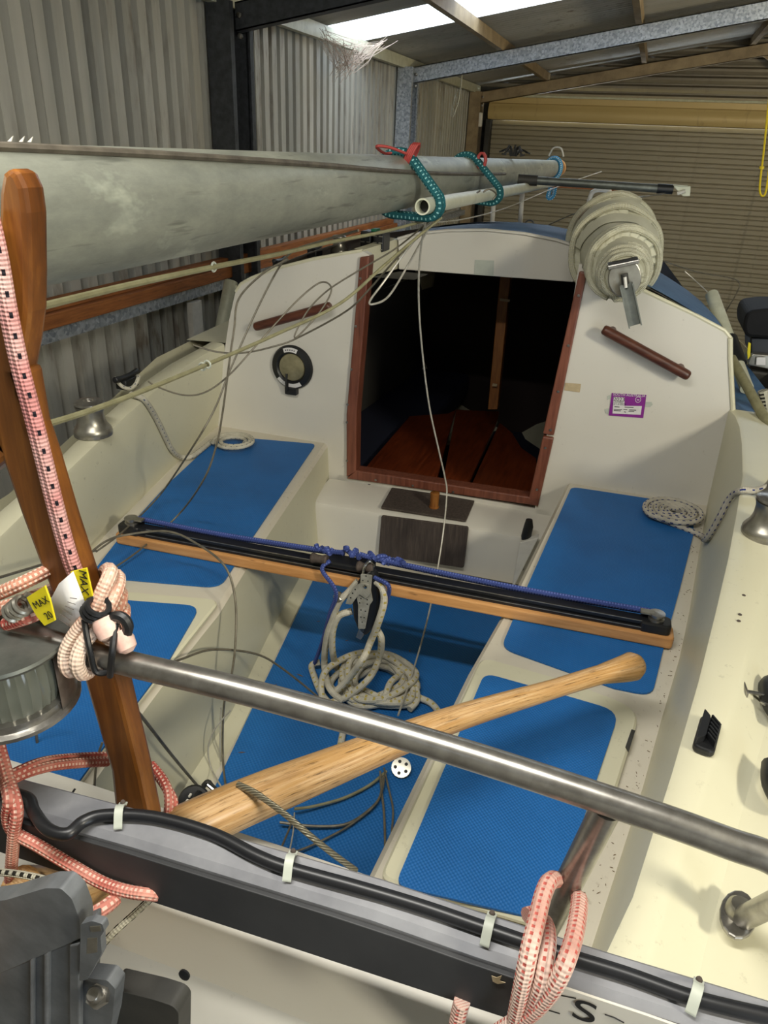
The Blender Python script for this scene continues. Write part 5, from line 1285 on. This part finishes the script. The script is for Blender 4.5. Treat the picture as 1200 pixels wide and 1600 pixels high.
wire([(450, 405, 1.5), (410, 428, 1.5), (373, 467, 1.48), (366, 513, 1.46), (360, 553, 1.44), (347, 650, 1.42), (337, 700, 1.41), (318, 750, 1.40), (280, 803, '1.30'), (215, 862, '1.27'), (150, 905, '1.27')], .0024, 'wire', 'dark wire hanging nearly upright over the small rope coil on left seat')
wire([(140, 865, 1.1), (165, 846, 1.15), (195, 836, 1.2), (260, 830, 1.25), (305, 848, 1.25), (350, 883, 1.22), (367, 933, 1.2), (368, 1000, 1.15), (362, 1053, 1.12), (350, 1100, 1.1), (348, 1183, 1.08), (355, 1246, '0.95')], .0026, 'wire', 'wire arching over left traveller end and down into the footwell')
wire([(258, 1040, 0.95), (283, 1030, 1.0), (333, 1015, 1.1), (400, 1022, 1.2), (443, 1046, 1.25), (503, 1094, '0.96')], .0026, 'wire', 'wire bowing from the left seat edge towards the rope heap')
wire([(215, 1060, .80), (240, 1045, .85), (262, 1036, .95)], .0024, 'wire', 'short wire piece behind the post lashing on the left seat')
wire([(205, 1100, .75), (227, 1127, .80), (270, 1182, .88), (312, 1232, .97), (332, 1256, '1.0')], .0030, 'wire', 'straight grey wire slanting down beside the crutch foot')
wire([(-10, 905, .8), (40, 890, .9), (80, 878, 1.0), (150, 860, 1.15)], .0026, 'wire', 'wire running off the left frame edge from the traveller end')
wire([(62, 1075, .72), (55, 1120, .72), (58, 1160, .72), (63, 1200, .72)], .0024, 'wire', 'short upright wire on left seat below the stern light')
wire([(160, 1160, .72), (152, 1185, .71), (148, 1220, .70), (148, 1245, .70)], .0020, 'wire', 'short upright wire on left seat beside the crutch post')
wire([(360, 1110, 1.08), (335, 1140, 1.06), (325, 1170, 1.05), (330, 1200, 1.04), (345, 1228, '0.97'), (356, 1240, '0.95')], .0018, 'wirelight', 'thin pale wire curling down to the black block')
wire([(345, 1105, 1.10), (344, 1180, 1.08), (352, 1225, 1.06), (352, 1244, '0.95')], .0018, 'wirelight', 'thin pale wire hanging straight to the black block')
wire([(437, 1285, '0.955'), (490, 1291, '0.948'), (543, 1287, '0.945'), (583, 1260, '0.945'), (596, 1238, '0.95'), (600, 1212, '0.96')], .0030, 'wire', 'grey wire curving on the blue floor under the tiller')
wire([(440, 1335, '0.955'), (470, 1328, '0.948'), (510, 1310, '0.945'), (550, 1287, '0.945'), (590, 1252, '0.95'), (598, 1215, '0.96')], .0024, 'wire', 'dark wire curving on the blue floor nearest the stern board')
wire([(460, 1264, '0.96'), (490, 1260, '0.95'), (537, 1247, '0.945'), (577, 1227, '0.945'), (604, 1205, '0.95')], .0032, 'stay', 'short thick covered wire on blue floor just below the tiller')
wire([(594, 1205, '0.96'), (596, 1235, '0.95'), (600, 1270, '0.945'), (602, 1330, '0.945'), (601, 1350, '0.945')], .0026, 'wire', 'dark wire running along the floor beside right seat, left of its pair')
wire([(600, 1200, '0.96'), (608, 1235, '0.95'), (614, 1265, '0.945'), (612, 1300, '0.945'), (610, 1320, '0.945')], .0022, 'wire', 'dark wire running along the floor beside right seat, right of its pair')
wire([(438, 1328, '1.0'), (450, 1300, '0.98'), (460, 1275, '0.96')], .0022, 'wire', 'short dark wire end poking up behind the stern board')
wire([(452, 1332, '1.0'), (458, 1300, '0.98'), (460, 1270, '0.96')], .0016, 'wirelight', 'short bright wire end poking up behind the stern board')
def twist_mat():
    t = NT('twisted_wire_rope'); sp_ = t.n('ShaderNodeSeparateXYZ'); t.l(t.n('ShaderNodeTexCoord').outputs['UV'], sp_.inputs[0])
    h_ = t.math('SINE', t.math('ADD', t.math('MULTIPLY', sp_.outputs[0], 900), t.math('MULTIPLY', sp_.outputs[1], 2 * PI * 6)))
    t.base(t.ramp(h_, [(.2, lin('#6f6a58')), (.8, lin('#a39c84'))])); t.set(.4, .5); t.bump(h_, .6, .001); return t.m
M['twist'] = twist_mat()
wr_ = empty('wire_rope', P(430, 1262, z=1.50), 'short thick twisted wire rope lying over the tiller', 'wire')
MB().tube(smoothpath([P(372, 1226, z=1.49), P(400, 1240, z=1.495), P(440, 1268, z=1.497), P(480, 1302, z=1.495), P(520, 1334, z=1.47), P(556, 1360, z=1.44)], 6), lambda t: .0042 if t < .25 else .0036, 10).build('twisted_strands', M['twist'], wr_)
# thin wires about the far mast
wire([(640, 350, 1.75), (720, 343, 2.2), (790, 325, 2.7), (868, 293, 3.2), (940, 268, 3.6)], .0018, 'wirelight', 'thin bright wire stretched beneath the pale pole towards the bow')
wire([(838, 361, 3.2), (900, 333, 3.1), (975, 315, 3.0), (1045, 300, 2.99)], .0022, 'wire', 'dark stay slanting up from the cabin roof to the spreader tip')
wire([(955, 300, 3.4), (1000, 307, 3.2), (1050, 300, 3.0)], .0018, 'wirelight', 'thin pale wire sagging under the spreader')
wire([(1037, 408, 2.6), (1090, 425, 2.8), (1140, 434, 3.0), (1155, 442, 3.0), (1152, 456, 3.0), (1138, 480, 3.0), (1130, 492, 3.0)], .0022, 'wire', 'looped wire in front of the roller door beside furled sail')
wire([(1070, 424, 2.7), (1085, 437, 2.7), (1105, 456, 2.66)], .0016, 'wirelight', 'thin pale wire leading to the leaning grey tube')
for k, L in enumerate(([(730, 310, 2.05), (700, 325, 1.9), (680, 345, 1.75)], [(755, 300, 2.15), (765, 296, 2.16), (775, 303, 2.2), (770, 312, 2.2)], [(750, 298, 2.12), (720, 318, 1.95), (690, 335, 1.8)])):
    wire(L, .0024, 'wire', ['wire end tucked under the nearer teal lashing', 'small wire loop standing above the pale pole', 'wire lying along the top of the pale pole'][k])

# ------------------------------------------------------------------ things beyond the starboard side
gt_ = empty('leaning_tube', P(1150, 560, y=2.5), 'grey-green tube with black band leaning beyond the right cabin side', 'tube')
t0_, t1_ = P(1112, 460, y=2.75), P(1164, 600, y=2.45); t2_ = P(1205, 690, y=2.2)
MB().tube([t0_, t0_.lerp(t1_, .62)], .021, 16).build('upper_tube', M['polewhite'], gt_)
MB().tube([t0_.lerp(t1_, .52), t0_.lerp(t1_, .80)], .027, 16).build('black_band', M['black'], gt_)
MB().tube([t0_.lerp(t1_, .76), t1_, t1_.lerp(t2_, .08)], .020, 16).build('lower_tube', M['polewhite'], gt_)
MB().tube([P(1143, 560, y=2.42), P(1205, 672, y=2.15)], .014, 12).build('thin_tube', M['stay'], gt_)
bm_ = empty('petrol_motor', P(1180, 560, y=2.9), 'black-topped motor with yellow stripe beyond the right side', 'motor')
def mq(L, y0, dy, nm, m, bev=.01, r=0): 
    p_ = [P(u, v, y=y0) for u, v in L]
    if r: p_ = roundpoly(p_, r)
    return MB().prism(p_, (0, dy, 0)).build(nm, M[m], bm_, bev)
mq([(1168, 486), (1200, 482), (1260, 484), (1270, 525), (1215, 530), (1164, 527), (1161, 505)], 2.7, .25, 'motor_cover', 'matteblack', .02, .02)
mq([(1172, 527), (1255, 528), (1250, 560), (1172, 556)], 2.75, .18, 'motor_body', 'rubber', .01, .01)
mq([(1169, 534), (1173, 536), (1172, 556), (1168, 562), (1167, 550)], 2.73, -.006, 'yellow_stripe', 'yellow', .002)
mq([(1175, 553), (1230, 558), (1240, 585), (1168, 570)], 2.72, .12, 'metal_housing', 'winch', .01, .01)
mq([(1182, 558), (1196, 558), (1196, 570), (1181, 570)], 2.715, -.004, 'metal_label', 'paper', .001)
mq([(1170, 578), (1245, 588), (1245, 1000), (1180, 1000)], 2.75, .1, 'motor_stand', 'darksteel', .01)
sh = MB(); rnd = random.Random(4)
for k in range(8): sh.tube([P(1150 + 7 * k, 560 + 13 * k, y=2.5), P(1160 + 8 * k, 580 + 12 * k, y=2.45)], .012, 8)
rope_thing('hanging_rope', [P(u, v, y=2.28) for u, v in ((1192, 610), (1196, 630), (1198, 655), (1204, 690))], .014, 'whitecord', 'cream flecked rope hanging at the right edge below the motor')
# leaf litter
li = MB(); rnd = random.Random(9)
def flake(p, s):
    a = rnd.random() * PI; dx = Vector((math.cos(a), math.sin(a), 0)) * s; dy = Vector((-math.sin(a), math.cos(a), 0)) * s * .18
    li.prism([p - dx, p + dy, p + dx, p - dy], (0, 0, .0008))
for k in range(90):
    y = rnd.uniform(.7, 2.1); p = at(R_bot, y, SEAT + .001); p.x -= abs(rnd.gauss(0, .014)) + .003; flake(p, rnd.uniform(.001, .003))
for k in range(60):
    y = rnd.uniform(.9, 1.9); x = -.70 - .14 * (y - 1.06) / .81 - .02 - rnd.uniform(0, .05); flake(Vector((x, y, SOLE + .001)), rnd.uniform(.001, .0035))
for k in range(12):
    flake(Vector((-.60 + rnd.uniform(-.12, .2), rnd.uniform(1.1, 1.8), SOLE + .0056)), rnd.uniform(.003, .012))
tag(li.build('leaf_litter', M['dry']), 'dry specks and leaf bits along the cockpit seat edges', 'litter', kind='stuff')
